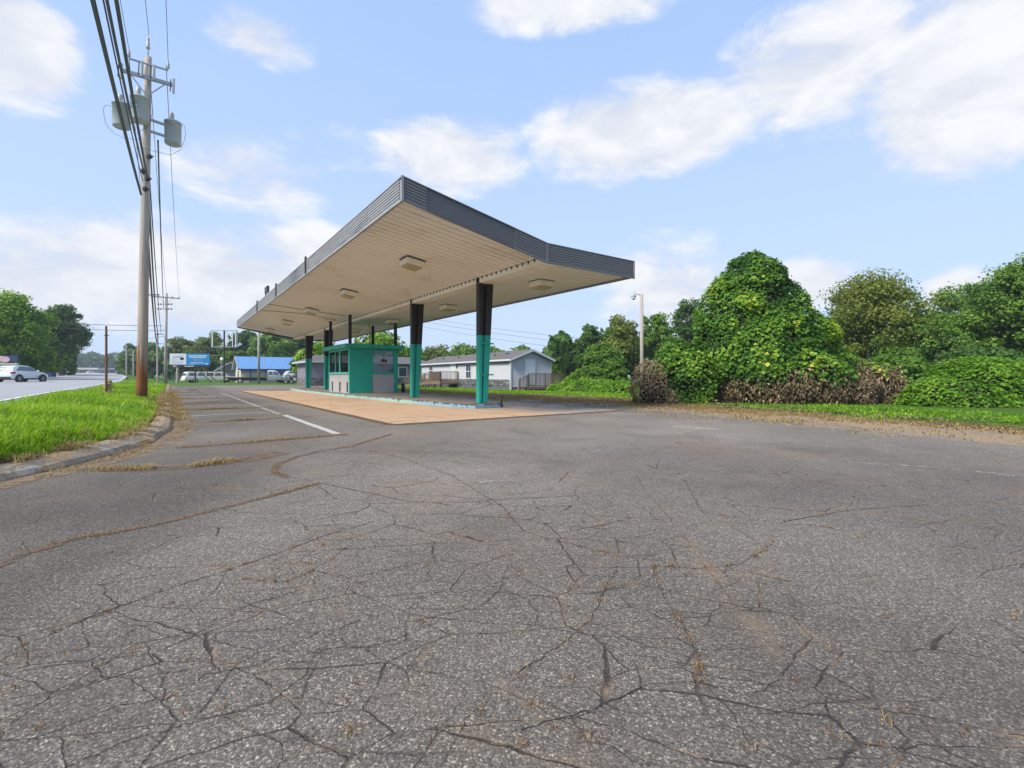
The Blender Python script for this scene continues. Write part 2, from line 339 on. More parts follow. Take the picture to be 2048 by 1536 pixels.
tr=np.concatenate([np.arange(-60,130,4.0),np.arange(130,460,12.0)]); cross=np.linspace(0,1,9)
vr=[];
for t in tr:
    for c in cross:
        s=sroad(t)-c*13.2; vr.append(W(t,s,zroad(t)+.04*math.sin(c*PI)+.01))
struct(npmesh('road',vr,gridfaces(len(tr),9),M_ROAD))
def ribbon(name,ts_pts,w,z,mat,sub=1.0):
    P=[];F_=[]
    for i,(t,s,zz) in enumerate(ts_pts):
        j0=ts_pts[max(i-1,0)]; j1=ts_pts[min(i+1,len(ts_pts)-1)]; d=np.array([j1[0]-j0[0],j1[1]-j0[1]]); d/=np.linalg.norm(d); n=np.array([-d[1],d[0]])*w/2
        P+= [W(t+n[0],s+n[1],zz+z),W(t-n[0],s-n[1],zz+z)]
    for i in range(len(ts_pts)-1): F_.append((2*i,2*i+1,2*i+3,2*i+2))
    return struct(MB().add(P,F_).build(name,mat))
M_LINE=worn_paint('worn_white_paint',(.52,.50,.46),.43); M_LINE2=worn_paint('faded_white_paint',(.55,.53,.50),.50); M_YEL=worn_paint('worn_yellow_paint',(.6,.42,.06),.4)
ribbon('road_edge_line',[(t,sroad(t)-.35,zroad(t)+.013) for t in np.arange(-40,131,4.0)],.10,.026,M('road_line_white',(.72,.72,.70)))
ribbon('road_centre_line',[(t,sroad(t)-6.4,zroad(t)+.05) for t in np.arange(-40,131,4.0)],.14,.012,M_YEL)
ribbon('parking_line',[(t,-6.3,0) for t in np.arange(-5.04,.4,.6)]+[(.5,-6.3,0)],.15,.006,M_LINE)
ribbon('parking_line',[(t,-6.35,0) for t in np.arange(1.0,24,1.0)],.13,.006,M_LINE2)
for i,t in enumerate((1.9,7.0,12.2,17.4)): ribbon('stall_line',[(t-.15,-8.6,0),(t,-7.6,0),(t+.1,-6.5,0)],.09,.006,M_LINE if i==0 else M_LINE2)

# kerb in broken concrete lengths, and the grass bank behind it
KP=[(float(t),float(kerb_s(t))) for t in np.concatenate([[-7.8],np.arange(-7.6,-2,.35),np.arange(-1.5,58,1.5)])]
KP=[(-7.85,-12.0),(-7.85,-11.4)]+KP
mb=MB()
for i in range(len(KP)-1):
    a=np.array(KP[i]);b=np.array(KP[i+1]); d=b-a; L=np.linalg.norm(d)
    if L<.02: continue
    d/=L; n=np.array([-d[1],d[0]])
    if n[1]>0: n=-n
    if abs(d[1])>.95: n=np.array([1.0,0])
    dz=random.uniform(-.02,.02); sh=random.uniform(-.02,.03); gp_=.008 if i%7==0 else -.004; a2=a+d*gp_; b2=b-d*.0; dz=.05*mnoise.noise((i*.53,2.0,0))-(.05 if mnoise.noise((i*.8,5.,0))>.35 else 0); sh=.05*mnoise.noise((i*.31,7.0,0))
    pr=[(0+sh,-.05),(.015+sh,.02),(.06+sh,.075+dz*.5),(.17+sh,.13+dz),(.25,.145+dz),(.34,.15+dz),(.36,-.05)]
    P=[W(*(a2+n*q),z) for q,z in pr]+[W(*(b2+n*q),z) for q,z in pr]; k=len(pr)
    mb.add(P,[tuple(range(k)),tuple(range(2*k-1,k-1,-1))]+[(j,k+j,k+(j+1)%k,(j+1)%k) for j in range(k)])
M_KERB,gk=newmat('flaking_painted_kerb'); pk=gk.n('ShaderNodeNewGeometry').outputs['Position']
ck=gk.mix(gk.noise(pk,6,7,.7),(.20,.15,.10),(.42,.34,.25)); ck=gk.mix(gk.rmp(gk.noise(pk,2.1,8,.78,.6),.56,.59,0,.7),ck,(.46,.42,.36)); ck=gk.mix(gk.rmp(gk.noise(pk,1.3,5,.6),.50,.60,0,.7),ck,(.40,.24,.09))
finish(gk,pbr(gk,ck,.92,gk.bump(gk.noise(pk,25,5,.7),.8,.03),0,.2))
struct(mb.build('kerb',M_KERB))
tb=np.concatenate([np.arange(-7.6,10,.3),np.arange(10,60,1.5)]); cb=np.linspace(0,1,12); vb=[]
for t in tb:
    ks=kerb_s(t)-.34; rs=sroad(t)+.05
    for c in cb: vb.append(W(t,ks+(rs-ks)*c,.14+(zroad(t)-.02-.14)*(c**.85)+.03*math.sin(t*3+c*9)*c*(1-c)))
vb=np.array(vb); cbk=np.tile(np.array([.085,.13,.02]),(len(vb),1)); cc=np.tile(cb,len(tb)); cbk=np.where((cc<.06)[:,None],np.array([.14,.10,.05]),cbk)
struct(npmesh('grass_bank',vb,gridfaces(len(tb),12),M_GRD,None,{'col':cbk}))
def bank_z(t,s):
    ks=kerb_s(t)-.34; rs=sroad(t)+.05; c=np.clip((ks-s)/np.maximum(ks-rs,.1),0,1); return .14+(zroad(t)-.16)*(c**.85)

# ------------------------------------------------------------------ grass
def blades(name,P,length,width,mat,rnd,lean=.6,label=None,cat=None,kind='stuff',parent=None):
    n=len(P); a=rng.uniform(0,2*PI,n); d=np.stack([np.cos(a),np.sin(a),0*a],1); q=np.stack([-np.sin(a),np.cos(a),0*a],1)
    L=np.asarray(length).reshape(-1,1); w=np.asarray(width).reshape(-1,1); ln=(rng.uniform(.2,1,n)*lean).reshape(-1,1); up=np.array([0,0,1.0])
    mid=P+up*L*.55+d*L*ln*.25; tip=P+up*L*(1-ln*.35)+d*L*ln*.9
    v=np.stack([P-q*w,P+q*w,mid+q*w*.8,mid-q*w*.8,tip+q*w*.12,tip-q*w*.12],1).reshape(-1,3)
    b=np.arange(n)*6; f=np.concatenate([np.stack([b,b+1,b+2,b+3],1),np.stack([b+3,b+2,b+4,b+5],1)])
    ob=npmesh(name,v,f,mat,parent,None,{'rnd':np.concatenate([rnd,rnd])})
    if label: tag(ob,label,cat,None,kind)
    return ob
M_GRASS=leaf_mat('fresh_grass',[(0,(.085,.19,.012)),(.45,(.21,.37,.02)),(.8,(.36,.50,.035)),(1,(.52,.58,.11))],.42,.55,.2)
M_DRYG=leaf_mat('dry_grass',[(0,(.13,.075,.035)),(.45,(.27,.17,.07)),(.8,(.42,.31,.15)),(1,(.24,.27,.06))],.2,.7)
n=62000; t=np.where(rng.random(n)<.72,-7.6+rng.random(n)**1.5*17,rng.uniform(2,58,n)); f=rng.random(n)
s=kerb_s(t)-.40-(kerb_s(t)-.40-sroad(t)-.12)*f
P=np.stack([P0[0]+U[0]*t+V[0]*s,P0[1]+U[1]*t+V[1]*s,bank_z(t,s)-.01],1); dist=np.hypot(P[:,0],P[:,1])
patch=fbm(P,.8,2.0); L=(.10+.13*rng.random(n)**1.5+.10*np.clip(patch+.1,0,1))*np.clip(.35+f*3.5,.4,1)*np.where(t>9,.8,1)
blades('grass',P,L,.0035+dist*.00042,M_GRASS,np.clip(.42+patch*.5+rng.normal(0,.2,n),0,1),.9,'bright green verge grass growing on the bank beside the road','grass')
# taller broad-leaf sprigs
n=420; t=rng.uniform(-7.2,6,n); f=rng.uniform(.2,.95,n); s=kerb_s(t)-.4-(kerb_s(t)-.4-sroad(t)-.12)*f
P=np.stack([P0[0]+U[0]*t+V[0]*s,P0[1]+U[1]*t+V[1]*s,bank_z(t,s)-.01],1); P=np.repeat(P,7,0)+rng.normal(0,.03,(n*7,3))*[1,1,0]
blades('tall_grass',P,rng.uniform(.16,.36,n*7),rng.uniform(.006,.012,n*7),M_GRASS,np.clip(rng.normal(.5,.2,n*7),0,1),1.3,'taller broad bladed tufts standing in the verge grass','grass')
def strip_blades(name,segs,n,spread,lmin,lmax,mat,label,mu=.45,width=.004,z=0.0,clump=.5):
    seg=[]; 
    for (a,b) in segs: seg.append((a,b,math.dist(a,b)))
    wts=np.array([q[2] for q in seg]); idx=rng.choice(len(seg),n,p=wts/wts.sum()); A=np.array([q[0] for q in seg])[idx]; B=np.array([q[1] for q in seg])[idx]
    f=rng.random((n,1)); ts=A+(B-A)*f; lat=rng.normal(0,spread,(n,2)); ts=ts+lat
    P=np.stack([P0[0]+U[0]*ts[:,0]+V[0]*ts[:,1],P0[1]+U[1]*ts[:,0]+V[1]*ts[:,1],np.full(n,z)],1)
    k=fbm(P,1.6,9.0); keep=rng.random(n)<np.clip(.5+k*1.6*clump,.03,1); P=P[keep]; k=k[keep]; m_=len(P); dist=np.hypot(P[:,0],P[:,1])
    return blades(name,P,rng.uniform(lmin,lmax,m_)*np.clip(.7+k,.3,1.4),width*.35+dist*.00022,mat,np.clip(mu+k*.25+rng.normal(0,.2,m_),0,1),2.4,label,'weeds')
segs=[((float(a),float(kerb_s(a)+.10)),(float(b),float(kerb_s(b)+.10))) for a,b in zip(np.arange(-7.6,30,.6),np.arange(-7.0,30.6,.6))]
strip_blades('kerb_weeds',segs,13000,.13,.02,.09,M_DRYG,'dry tan weeds matted along the foot of the broken kerb')
segs=[]
for t0,l in ((-5.4,2.4),(-.7,2.7),(4.6,2.6),(9.5,2.0),(14.5,2.0),(19.5,1.6),(24.5,1.5),(4.9,1.2),(10.2,1.4),(29,1.5),(34,1.5)):
    segs.append(((t0,-8.85),(t0+.15,-8.85+l)))
strip_blades('crack_weeds',segs,14000,.045,.02,.08,M_DRYG,'dry weeds growing out of the cross cracks in the parking strip',.5)
# dirt and dead weeds in the long seam, bottom left, and at the pad edge
def px_ts(*pts): return [TS(*G(px,py)[:2]) for px,py in pts]
seam=px_ts((-40,1148),(60,1105),(150,1078),(310,1050),(420,1022),(520,998),(640,966)); curve=px_ts((1020,700+190),(900,872),(700,893),(650,900),(600,912),(560,925),(545,938),(600,958))
curve=px_ts((785,868),(700,893),(640,902),(590,915),(556,928),(545,942),(575,955))
padedge=[(-4.0,-4.7),(-3.98,-2),(-3.96,3.2)]
padside=[(-3.9,-4.78),(5,-4.8),(14,-4.82),(26,-4.85)]
def sg_of(l): return [(l[i],l[i+1]) for i in range(len(l)-1)]
strip_blades('seam_weeds',sg_of(seam)*2+sg_of(curve)+sg_of(padedge)+sg_of(padside),8000,.022,.008,.03,M_DRYG,'dead brown weeds in the long asphalt seams and along the concrete pad',.25,.003)
segs=[((float(a),float(kerb_s(a)-.42)),(float(b),float(kerb_s(b)-.42))) for a,b in zip(np.arange(-7.6,20,.6),np.arange(-7.0,20.6,.6))]
segk=[((float(a),float(kerb_s(a)-.18)),(float(b),float(kerb_s(b)-.18))) for a,b in zip(np.arange(-4.6,30,.6),np.arange(-4.0,30.6,.6))]
strip_blades('kerb_top_weeds',segk,8000,.10,.03,.10,M_DRYG,'dead weeds hanging over the worn kerb farther along the parking strip',.45,.004,.10,.8)
strip_blades('verge_fringe',segs,22000,.11,.05,.16,M_DRYG,'straw fringe of dead grass hanging over the back of the kerb',.5,.0035,.14,.7)
M_SEAM=worn_paint('seam_dirt',(.15,.09,.05),.46,5)
def dens(l,k=6,jit=.02):
    r=[]
    for i in range(len(l)-1):
        for j in range(k): f=j/k; r.append((l[i][0]*(1-f)+l[i+1][0]*f+random.uniform(-jit,jit),l[i][1]*(1-f)+l[i+1][1]*f+random.uniform(-jit,jit),0))
    return r+[(*l[-1],0)]
ribbon('dirt_seam',dens(seam),.07,.004,M_SEAM); ribbon('dirt_seam',dens(curve),.08,.004,M_SEAM); ribbon('dirt_seam',dens(padedge),.30,.009,M_SEAM); ribbon('dirt_seam',dens(padside),.22,.009,M_SEAM)
for t0,l in ((-5.4,2.4),(-.7,2.7),(4.6,2.6),(9.5,2.4),(14.5,2.4),(19.5,2.0),(24.5,2.0),(10.4,2.4),(6.8,2.4)): ribbon('dirt_seam',dens([(t0,-8.9),(t0+.2,-8.9+l*1.15)],12),.24,.004,M_SEAM)
ribbon('dirt_seam',dens([(-7.0,-9.6),(-7.4,-8.9),(-7.3,-8.2),(-6.9,-7.6)],6),.35,.004,M_SEAM)
ribbon('kerb_silt',dens([(float(t),float(kerb_s(t)+.16)) for t in np.arange(-7.6,40,1.0)],3),.55,.005,worn_paint('kerb_silt_soil',(.25,.165,.09),.50,4))
strip_blades('dead_tuft',sg_of([(-7.0,-9.7),(-7.3,-9.1),(-7.4,-8.7),(-7.2,-8.2)]),1800,.07,.04,.13,M_DRYG,'straw coloured grass clump creeping from the kerb onto the asphalt',.6)
M_CRK=worn_paint('crack_tar',(.045,.037,.029),.46,5)
CR=[((1146,1061),(1200,1052),(1268,1035)),((1304,1131),(1390,1138),(1475,1129),(1520,1108),(1547,1082)),((1241,1113),(1228,1150),(1205,1190),(1179,1243),(1120,1290),(1040,1345)),((1306,1134),(1320,1180),(1371,1263),(1397,1320),(1404,1365)),((1369,960),(1385,990),(1407,1025),(1520,1042),(1666,1056)),((1050,1064),(1100,1080),(1170,1095),(1241,1113)),
((0,1310),(180,1235),(330,1180),(461,1139),(560,1105),(648,1072),(760,1040)),((482,1157),(520,1162),(565,1165),(610,1150),(648,1128),(700,1090)),((0,1425),(140,1370),(270,1290),(380,1265),(480,1215),(600,1180)),((0,1500),(110,1465),(240,1410),(330,1400),(410,1350),(520,1330),(640,1262)),((130,1536),(260,1480),(410,1440),(540,1405),(610,1350),(640,1300),(760,1290),(860,1250)),((330,1400),(315,1330),(290,1290)),((430,1268),(420,1320),(440,1350)),((560,1325),(620,1325),(655,1270),(720,1240)),((455,1140),(430,1180),(370,1230),(260,1262)),((1015,1130),(1000,1180),(960,1215),(820,1245)),((900,1180),(930,1140),(1010,1110)),((1040,1460),(1180,1420),(1300,1370),(1400,1365),(1500,1395),(1560,1360)),((1400,1365),(1460,1420),(1500,1490)),((1180,1243),(1260,1280),(1320,1300),(1400,1320)),((700,893),(800,915),(900,950),(1000,1010),(1050,1064)),((640,966),(800,1000),(900,1010)),((1560,1045),(1700,1020),(1860,1010)),((1060,832),(1160,845),(1180,858)),((1000,1380),(930,1440),(880,1536)),((60,1105),(40,1080))]
for c_ in CR:
    l=px_ts(*c_); ribbon('asphalt_crack',dens(l,9,.007),(.0038 if min(q[1] for q in c_)>1040 else .0075),.0035,M_CRK)
n=0; P=[];rn=[]
for c_ in CR[:8]+CR[20:23]+[CR[3],CR[1],CR[0]]:
    l=px_ts(*c_)
    for i in range(len(l)-1):
        for _ in range(3):
            f=random.random(); t=l[i][0]*(1-f)+l[i+1][0]*f; q=l[i][1]*(1-f)+l[i+1][1]*f; k=random.randint(0,13); sp=random.uniform(.006,.018); r0=random.random()
            for _ in range(k): P.append(W(t+random.gauss(0,sp),q+random.gauss(0,sp),0)); rn.append(r0*.5+random.random()*.5)
for _ in range(110):
    px=random.uniform(0,2048); py=random.uniform(880,1500); t,q=TS(*G(px,py)[:2]); k=random.randint(5,14)
    for _ in range(k): P.append(W(t+random.gauss(0,.015),q+random.gauss(0,.015),0)); rn.append(random.random())
M_RUSTW=leaf_mat('rusty_weeds',[(0,(.11,.055,.028)),(.5,(.24,.12,.05)),(1,(.36,.26,.13))],.15,.8)
P=np.array(P); blades('crack_tufts',P,rng.uniform(.008,.028,len(P)),np.full(len(P),.0016),M_RUSTW,np.array(rn),1.6,'tiny rust coloured weeds sprouting from the asphalt cracks','weeds')
ribbon('sand_streak',dens(px_ts((1640,922),(1760,928),(1850,934),(1960,944),(2120,962)),5),.10,.004,worn_paint('pale_sand',(.30,.27,.225),.50,7)); ribbon('sand_streak',dens(px_ts((1345,852),(1390,856),(1440,858)),5),.34,.004,worn_paint('pale_gravel',(.50,.43,.30),.50,9)); ribbon('sand_streak',dens(px_ts((960,965),(990,962),(1030,962)),5),.06,.004,worn_paint('pale_dust',(.32,.29,.27),.47,7))
# dry margin along the right side of the lot, then green
n=60000; t=rng.uniform(-14,34,n); s=2.6+(sgrn(t)-2.7)*rng.random(n)**.9
P=np.stack([P0[0]+U[0]*t+V[0]*s,P0[1]+U[1]*t+V[1]*s,np.where(s>5.6,.0,0.0)],1); k=fbm(P,.7,4.0); keep=rng.random(n)<np.clip((s-3.6)*.45+k*1.4,.02,1); P=P[keep];k=k[keep]; n=len(P); dist=np.hypot(P[:,0],P[:,1])
blades('dry_margin_grass',P,rng.uniform(.02,.08,n),.003+dist*.0005,M_DRYG,np.clip(.45+k*.4+rng.normal(0,.2,n),0,1),1.6,'dry tan grass along the right margin of the lot','grass')
n=24000; t=rng.uniform(-16,26,n); s=sgrn(t)-1.6+rng.random(n)*6
P=np.stack([P0[0]+U[0]*t+V[0]*s,P0[1]+U[1]*t+V[1]*s,np.full(n,.01)],1); k=fbm(P,.5,6.0); keep=(rng.random(n)<np.clip(.45+k*1.3+(s-sgrn(t))*.5,.03,1)); P=P[keep];k=k[keep]; n=len(P); dist=np.hypot(P[:,0],P[:,1])
blades('green_margin_grass',P,rng.uniform(.05,.15,n),.004+dist*.0006,M_GRASS,np.clip(.35+k*.4+rng.normal(0,.18,n),0,1),1.1,'low green grass between the dry margin and the vines','grass')

# ------------------------------------------------------------------ pump island
isl=[(-.47,-.38),(-.47,.69),(.0,1.05),(1.2,1.35),(6,1.75),(11,2.45),(18.5,2.45),(23,1.9),(28.2,1.3),(29.2,.7),(29.5,.1),(29.2,-.6),(28,-1.1),(23,-1.36),(11.3,-1.36),(5.9,-1.05),(2.5,-.9),(.88,-.78),(0,-.6)]
def island_paint():
    m,g=newmat('chipped_island_paint'); p=g.n('ShaderNodeTexCoord').outputs['Object']; sp=g.n('ShaderNodeSeparateXYZ',{0:p}).outputs
    c=g.mix(g.rmp(sp[1],.3,5),(.19,.32,.44),(.30,.48,.42)); c=g.mix(g.noise(p,3,6,.6),g.mix(.4,c,(.35,.45,.42)),c)
    ch=g.rmp(g.m('ADD',g.noise(p,4,8,.75,.5),g.rmp(sp[2],.08,.16,0,.17)),.59,.62); c=g.mix(ch,c,(.035,.03,.026))
    j=g.m('PINGPONG',g.m('ADD',sp[1],60.3),.76); c=g.mix(g.m('SUBTRACT',1.0,g.rmp(j,.006,.016)),c,(.1,.12,.11))
    finish(g,pbr(g,c,.8,g.bump(g.noise(p,30,5),.4,.01),0,.3)); return m
mb=MB(); n=len(isl); ins=[(t+ (.02 if t<14 else -.02),s*.985) for t,s in isl]
vs=[(s,t,-.02) for t,s in isl]+[(s,t,.125) for t,s in isl]+[(s,t,.15) for t,s in ins]
mb.add(vs,[(i,(i+1)%n,n+(i+1)%n,n+i) for i in range(n)]+[(n+i,n+(i+1)%n,2*n+(i+1)%n,2*n+i) for i in range(n)])
k=struct(mb.build('island_kerb',island_paint())); k.location=W(0,0,.006); k.rotation_euler=(0,0,TH)
k=struct(MB().add([(s,t,.149) for t,s in ins],[tuple(range(n))]).build('island_pavement',M('island_top',(.20,.165,.125),.9,.4,1.5,.4,dirt=(.07,.05,.04),dirt_amt=.6))); k.location=W(0,0,.006); k.rotation_euler=(0,0,TH)

# ------------------------------------------------------------------ canopy
TEAL=(.012,.36,.26)
M_TEAL=M('teal_paint',TEAL,.5,.12,2,.15,dirt=(.02,.20,.15),dirt_amt=.5); M_BLACK=M('black_paint',(.012,.011,.011),.55,.3,3)
def column_mat():
    m,g=newmat('two_tone_column_paint'); p=g.n('ShaderNodeTexCoord').outputs['Object']; z=g.n('ShaderNodeSeparateXYZ',{0:p}).outputs[2]
    n=g.noise(p,5,6,.65); e=g.rmp(g.m('ADD',z,g.m('MULTIPLY',n,.03)),2.63,2.645)
    c=g.mix(e,g.mix(n,(.012,.40,.29),(.02,.33,.25)),g.mix(n,(.012,.011,.011),(.03,.026,.024))); finish(g,pbr(g,c,.5,g.bump(n,.1,.01),0,.4)); return m
M_COL=column_mat()
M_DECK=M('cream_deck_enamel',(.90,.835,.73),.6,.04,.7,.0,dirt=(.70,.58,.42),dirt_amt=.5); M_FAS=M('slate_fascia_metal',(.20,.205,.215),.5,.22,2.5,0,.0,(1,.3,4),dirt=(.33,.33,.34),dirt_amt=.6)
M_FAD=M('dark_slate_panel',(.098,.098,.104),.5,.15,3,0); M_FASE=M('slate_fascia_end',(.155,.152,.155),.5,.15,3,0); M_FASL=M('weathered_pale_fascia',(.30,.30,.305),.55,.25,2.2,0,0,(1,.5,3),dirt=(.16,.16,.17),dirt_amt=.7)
M_LENS=M('yellowed_lens',(.46,.39,.20),.4,.15,4); M_TRIM=M('eave_trim',(.25,.24,.23),.6,.2,4)
M_DK0=M('groove_shade',(.03,.025,.02)); can=thing('gas_station_canopy','long butterfly roofed filling station canopy with slate fascia on teal and black columns','canopy',W(0,0,0),TH)
T0,T1=-3.905,32.76; SL,SR=-4.478,3.814
def deck(s0,z0,s1,z1,name):
    prof=[]; t=T0+.03; p=.30
    while t<T1-.05:
        for dt,dz in ((0,0),(.225,0),(.236,.06),(.276,.06),(.287,0)): prof.append((t+dt,dz))
        t+=p
    m_=len(prof); v=[(s0,t,z0+dz) for t,dz in prof]+[(s1,t,z1+dz) for t,dz in prof]
    f=[(i,i+1,m_+i+1,m_+i) for i in range(m_-1)]
    off=len(v); v+=[(x,y,z+.012) for x,y,z in v]; f+=[(off+a,off+d,off+c,off+b) for a,b,c,d in f]
    return MB().add(v,f).build(name,M_DECK,can)
deck(SL+.06,5.40,.03,4.69,'roof_deck'); deck(.47,4.60,SR-.02,4.575,'roof_deck')
MB().b2((0,T0+.06,4.50),(.5,T1-.06,4.685)).build('valley_beam',M_DECK,can); MB().b2((.05,T0+.06,4.687),(.08,T1-.06,4.80)).build('groove_shade_strip',M_DK0,can)  # second box: near-black strip added so the deck groove ends look like dark voids
pr=[(T0+.1,4.692)]; t=T0+.23
while t<T1-.4: pr+=[(t,4.686),(t+.056,4.60),(t+.112,4.686)]; t+=.30
pr.append((T1-.1,4.692)); v_=[(x,y,z) for x in (-.012,-.001) for y,z in pr]; k_=len(pr)
MB().add(v_,[(i,i+1,k_+i+1,k_+i) for i in range(k_-1)]+[(1+3*i,2+3*i,3+3*i) for i in range((k_-2)//3)]+[(k_+1+3*i,k_+3+3*i,k_+2+3*i) for i in range((k_-2)//3)]+[tuple([0]+[q for i in range((k_-2)//3) for q in (1+3*i,3+3*i)]+[k_-1])]).build('shade_notch',M_DK0,can)  # dark teeth painted on the beam as the shade in the open rib ends
HF=.572
def fascia(name,a,b,t_dir,mat,ribs=True,out=(0,0),n=7,panel=2.4,breaks=None):
    # a,b: (s,t,zlow) ends ; out: outward unit
    a=np.array(a);b=np.array(b); L=np.linalg.norm((b-a)[:2]); o=np.array([out[0],out[1],0.])
    mb=MB()
    def slab(f0,f1,zl,zh,d0,d1):
        p0=a+(b-a)*f0; p1=a+(b-a)*f1; P=[]
        for p in (p0,p1):
            for z in (zl,zh):
                for d in (d0,d1): q=p+o*d; P.append((q[0],q[1],q[2]+z))
        mb.add(P,[(0,1,3,2),(4,6,7,5),(0,4,5,1),(2,3,7,6),(0,2,6,4),(1,5,7,3)])
    slab(0,1,0,HF,-.05,0)
    if ribs:
        k=max(1,round(L/panel)); h=(HF-.05)/n
        for i in range(k):
            for j in range(n): slab((i+.004)/k if i else 0.004,(i+1-.004)/k,.03+j*h,.03+j*h+h*.62,0.0005,.02)
        slab(0,1,-.02,.022,.0005,.03); slab(0,1,HF-.02,HF+.012,.0005,.03)
    else:
        slab(0,1,-.02,.022,.0005,.03); slab(0,1,HF-.02,HF+.012,.0005,.03)
    return mb.build(name,mat,can)
zl,zv,zr=5.36,4.48,4.48
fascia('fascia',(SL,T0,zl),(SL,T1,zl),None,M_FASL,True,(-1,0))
def lerp(a,b,f): return tuple(p+(q-p)*f for p,q in zip(a,b))
for tt_,od in ((T0,-1),(T1,1)):
    A=(SL,tt_,zl);B=(0,tt_,zv);C=(SR,tt_,zr)
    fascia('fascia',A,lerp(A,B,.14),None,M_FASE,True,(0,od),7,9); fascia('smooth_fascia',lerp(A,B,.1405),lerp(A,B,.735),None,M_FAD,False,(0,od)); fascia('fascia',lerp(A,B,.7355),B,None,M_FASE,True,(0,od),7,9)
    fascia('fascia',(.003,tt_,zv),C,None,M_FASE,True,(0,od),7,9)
    MB().b2((-.03,tt_+od*.016,zv-.02),(.03,tt_+od*.04,zv+HF+.012)).build('corner_cap',M_FASE,can); MB().b2((SR-.012,tt_-.02,zr-.03),(SR+.03,tt_+od*.034,zr+HF+.013)).build('corner_cap',M_FAD,can)
    MB().b2((SL-.034,tt_-.02,zl-.022),(SL+.02,tt_+od*.036,zl+HF+.014)).build('corner_cap',M_FASL,can)
MB().b2((SR-.03,T0,4.485),(SR+.02,T1,4.575)).build('eave_trim',M_TRIM,can)
def fixture(s,t,z,tilt):
    b=MB().box((0,0,0),(.62,.62,.20)).build('light_fixture',M_DECK,can,bevel=.012); b.location=(s,t,z-.10); b.rotation_euler=(0,tilt,0)
    l=MB().add([(-.29,-.29,-.101),(.29,-.29,-.101),(.29,.29,-.101),(-.29,.29,-.101),(-.22,-.22,-.17),(.22,-.22,-.17),(.22,.22,-.17),(-.22,.22,-.17)],[(0,1,2,3),(4,5,6,7),(0,1,5,4),(1,2,6,5),(2,3,7,6),(3,0,4,7)]).build('lens',M_LENS,b)
    g_=MB().b2((-.34,-.34,.10),(.34,.34,.115)).build('gap_shade',M('dark_gap',(.10,.08,.06)),b)  # dark slab, its colour stands for the shaded gap above the fixture
for t in (.3,7.5,14.75,22,29.3): fixture(-2.4,t,5.03,.152); fixture(1.9,t-1.6,4.57,0)
for t in (0,5.93,21.55,27.58):
    b,zt_=.22,4.515; mb=MB(); d0,d1=.35,.60
    def fl(x0a,x1a,x0b,x1b,y0,y1): mb.add([(x0a,y0,.15),(x1a,y0,.15),(x1a,y1,.15),(x0a,y1,.15),(x0b,y0,zt_),(x1b,y0,zt_),(x1b,y1,zt_),(x0b,y1,zt_)],[(0,3,2,1),(4,5,6,7),(0,1,5,4),(1,2,6,5),(2,3,7,6),(3,0,4,7)])
    fl(0,.10,0,.14,0,b); fl(d0-.20,d0,d1-.28,d1,0.003,b-.003); fl(.10,d0-.20,.14,d1-.28,b*.45,b*.6)
    c=mb.build('column',M_COL,can); c.location=(0,t-b/2,0)
    MB().b2((-.004,-.004,4.516),(.13,b+.004,4.70)).build('column_head',M_BLACK,c)
    MB().b2((-.07,-.05,.15),(d0+.07,b+.05,.17)).build('base_plate',M('stained_steel',(.08,.07,.06)),c)
    if t==0:
        for z in (1.17,2.30): MB().b2((.06,-.09,z),(.56,-.05,z+.05)).bar((.10,-.05,z+.025),(.10,.005,z+.025),.04).bar((.35,-.05,z+.025),(.35,.005,z+.025),.04).build('bracket_arm',M_TEAL,c)
    if t==5.93: MB().box((.47,.11,2.9),(.08,.10,.16)).build('junction_box',M_BLACK,c); MB().box((.50,.11,3.5),(.10,.1,.12)).build('junction_box',M_BLACK,c)
# conduits, hooks and the floodlight on the left fascia
M_DK=M('dark_hardware',(.04,.04,.042),.5)
MB().tube([(SL+.1,16.3,5.37),(-2.3,15.3,5.02),(-.6,14.2,4.74)],.014,6).build('conduit',M_DK,can); MB().tube([(SL+.1,19.5,5.37),(-2.3,16.8,5.01),(-.5,16.6,4.72)],.014,6).build('conduit',M_DK,can)
MB().b2((.30,12.6,2.9),(.34,12.64,4.5)).build('conduit',M('grey_conduit',(.2,.19,.18)),can)
for t in (6.2,13.2,20.3): MB().tube([(SL-.05,t,5.36),(SL-.06,t,6.02),(SL-.02,t+.12,6.10),(SL+.06,t+.2,6.02)],.03,6).build('fascia_hook',M_DK,can)
fl_=MB().box((SL-.02,16.4,6.22),(.12,.95,.34)).build('floodlight',M_DK,can); MB().tube([(SL-.02,16.9,5.93),(SL-.02,16.9,6.40)],.03,6).tube([(SL-.02,17.0,6.4),(SL-.02,16.0,6.1)],.02,6).build('bracket',M_DK,fl_)

# ------------------------------------------------------------------ attendant booth
bo=thing('attendant_booth','small teal flat roofed cashier booth with windows and grey lower panels under the canopy','booth',W(12.8,-.776,.156),TH)
M_GP=M('grey_panel',(.42,.40,.385),.7,.08,4,.1); M_MINT=M('pale_teal_frame',(.08,.44,.34),.5,.12,4)
mg,gg=newmat('booth_glass'); ms=gg.n('ShaderNodeMixShader',{0:.07}); tr=gg.n('ShaderNodeBsdfTransparent',{0:(.50,.54,.54,1)}); gl=gg.n('ShaderNodeBsdfGlossy',{0:(.75,.8,.85,1),1:.04}); gg.t.links.new(tr.outputs[0],ms.inputs[1]); gg.t.links.new(gl.outputs[0],ms.inputs[2]); finish(gg,ms.outputs[0]); M_GLASS=mg
BX,BY=2.89,4.46
MB().b2((-.32,-.32,2.60),(BX+.32,BY+.32,2.83)).build('roof',M_TEAL,bo,bevel=.01)
MB().b2((0,0,0),(1.34,.12,2.6)).build('wall',M_TEAL,bo); MB().b2((2.66,0,0),(BX,.14,2.6)).build('corner_post',M_TEAL,bo)
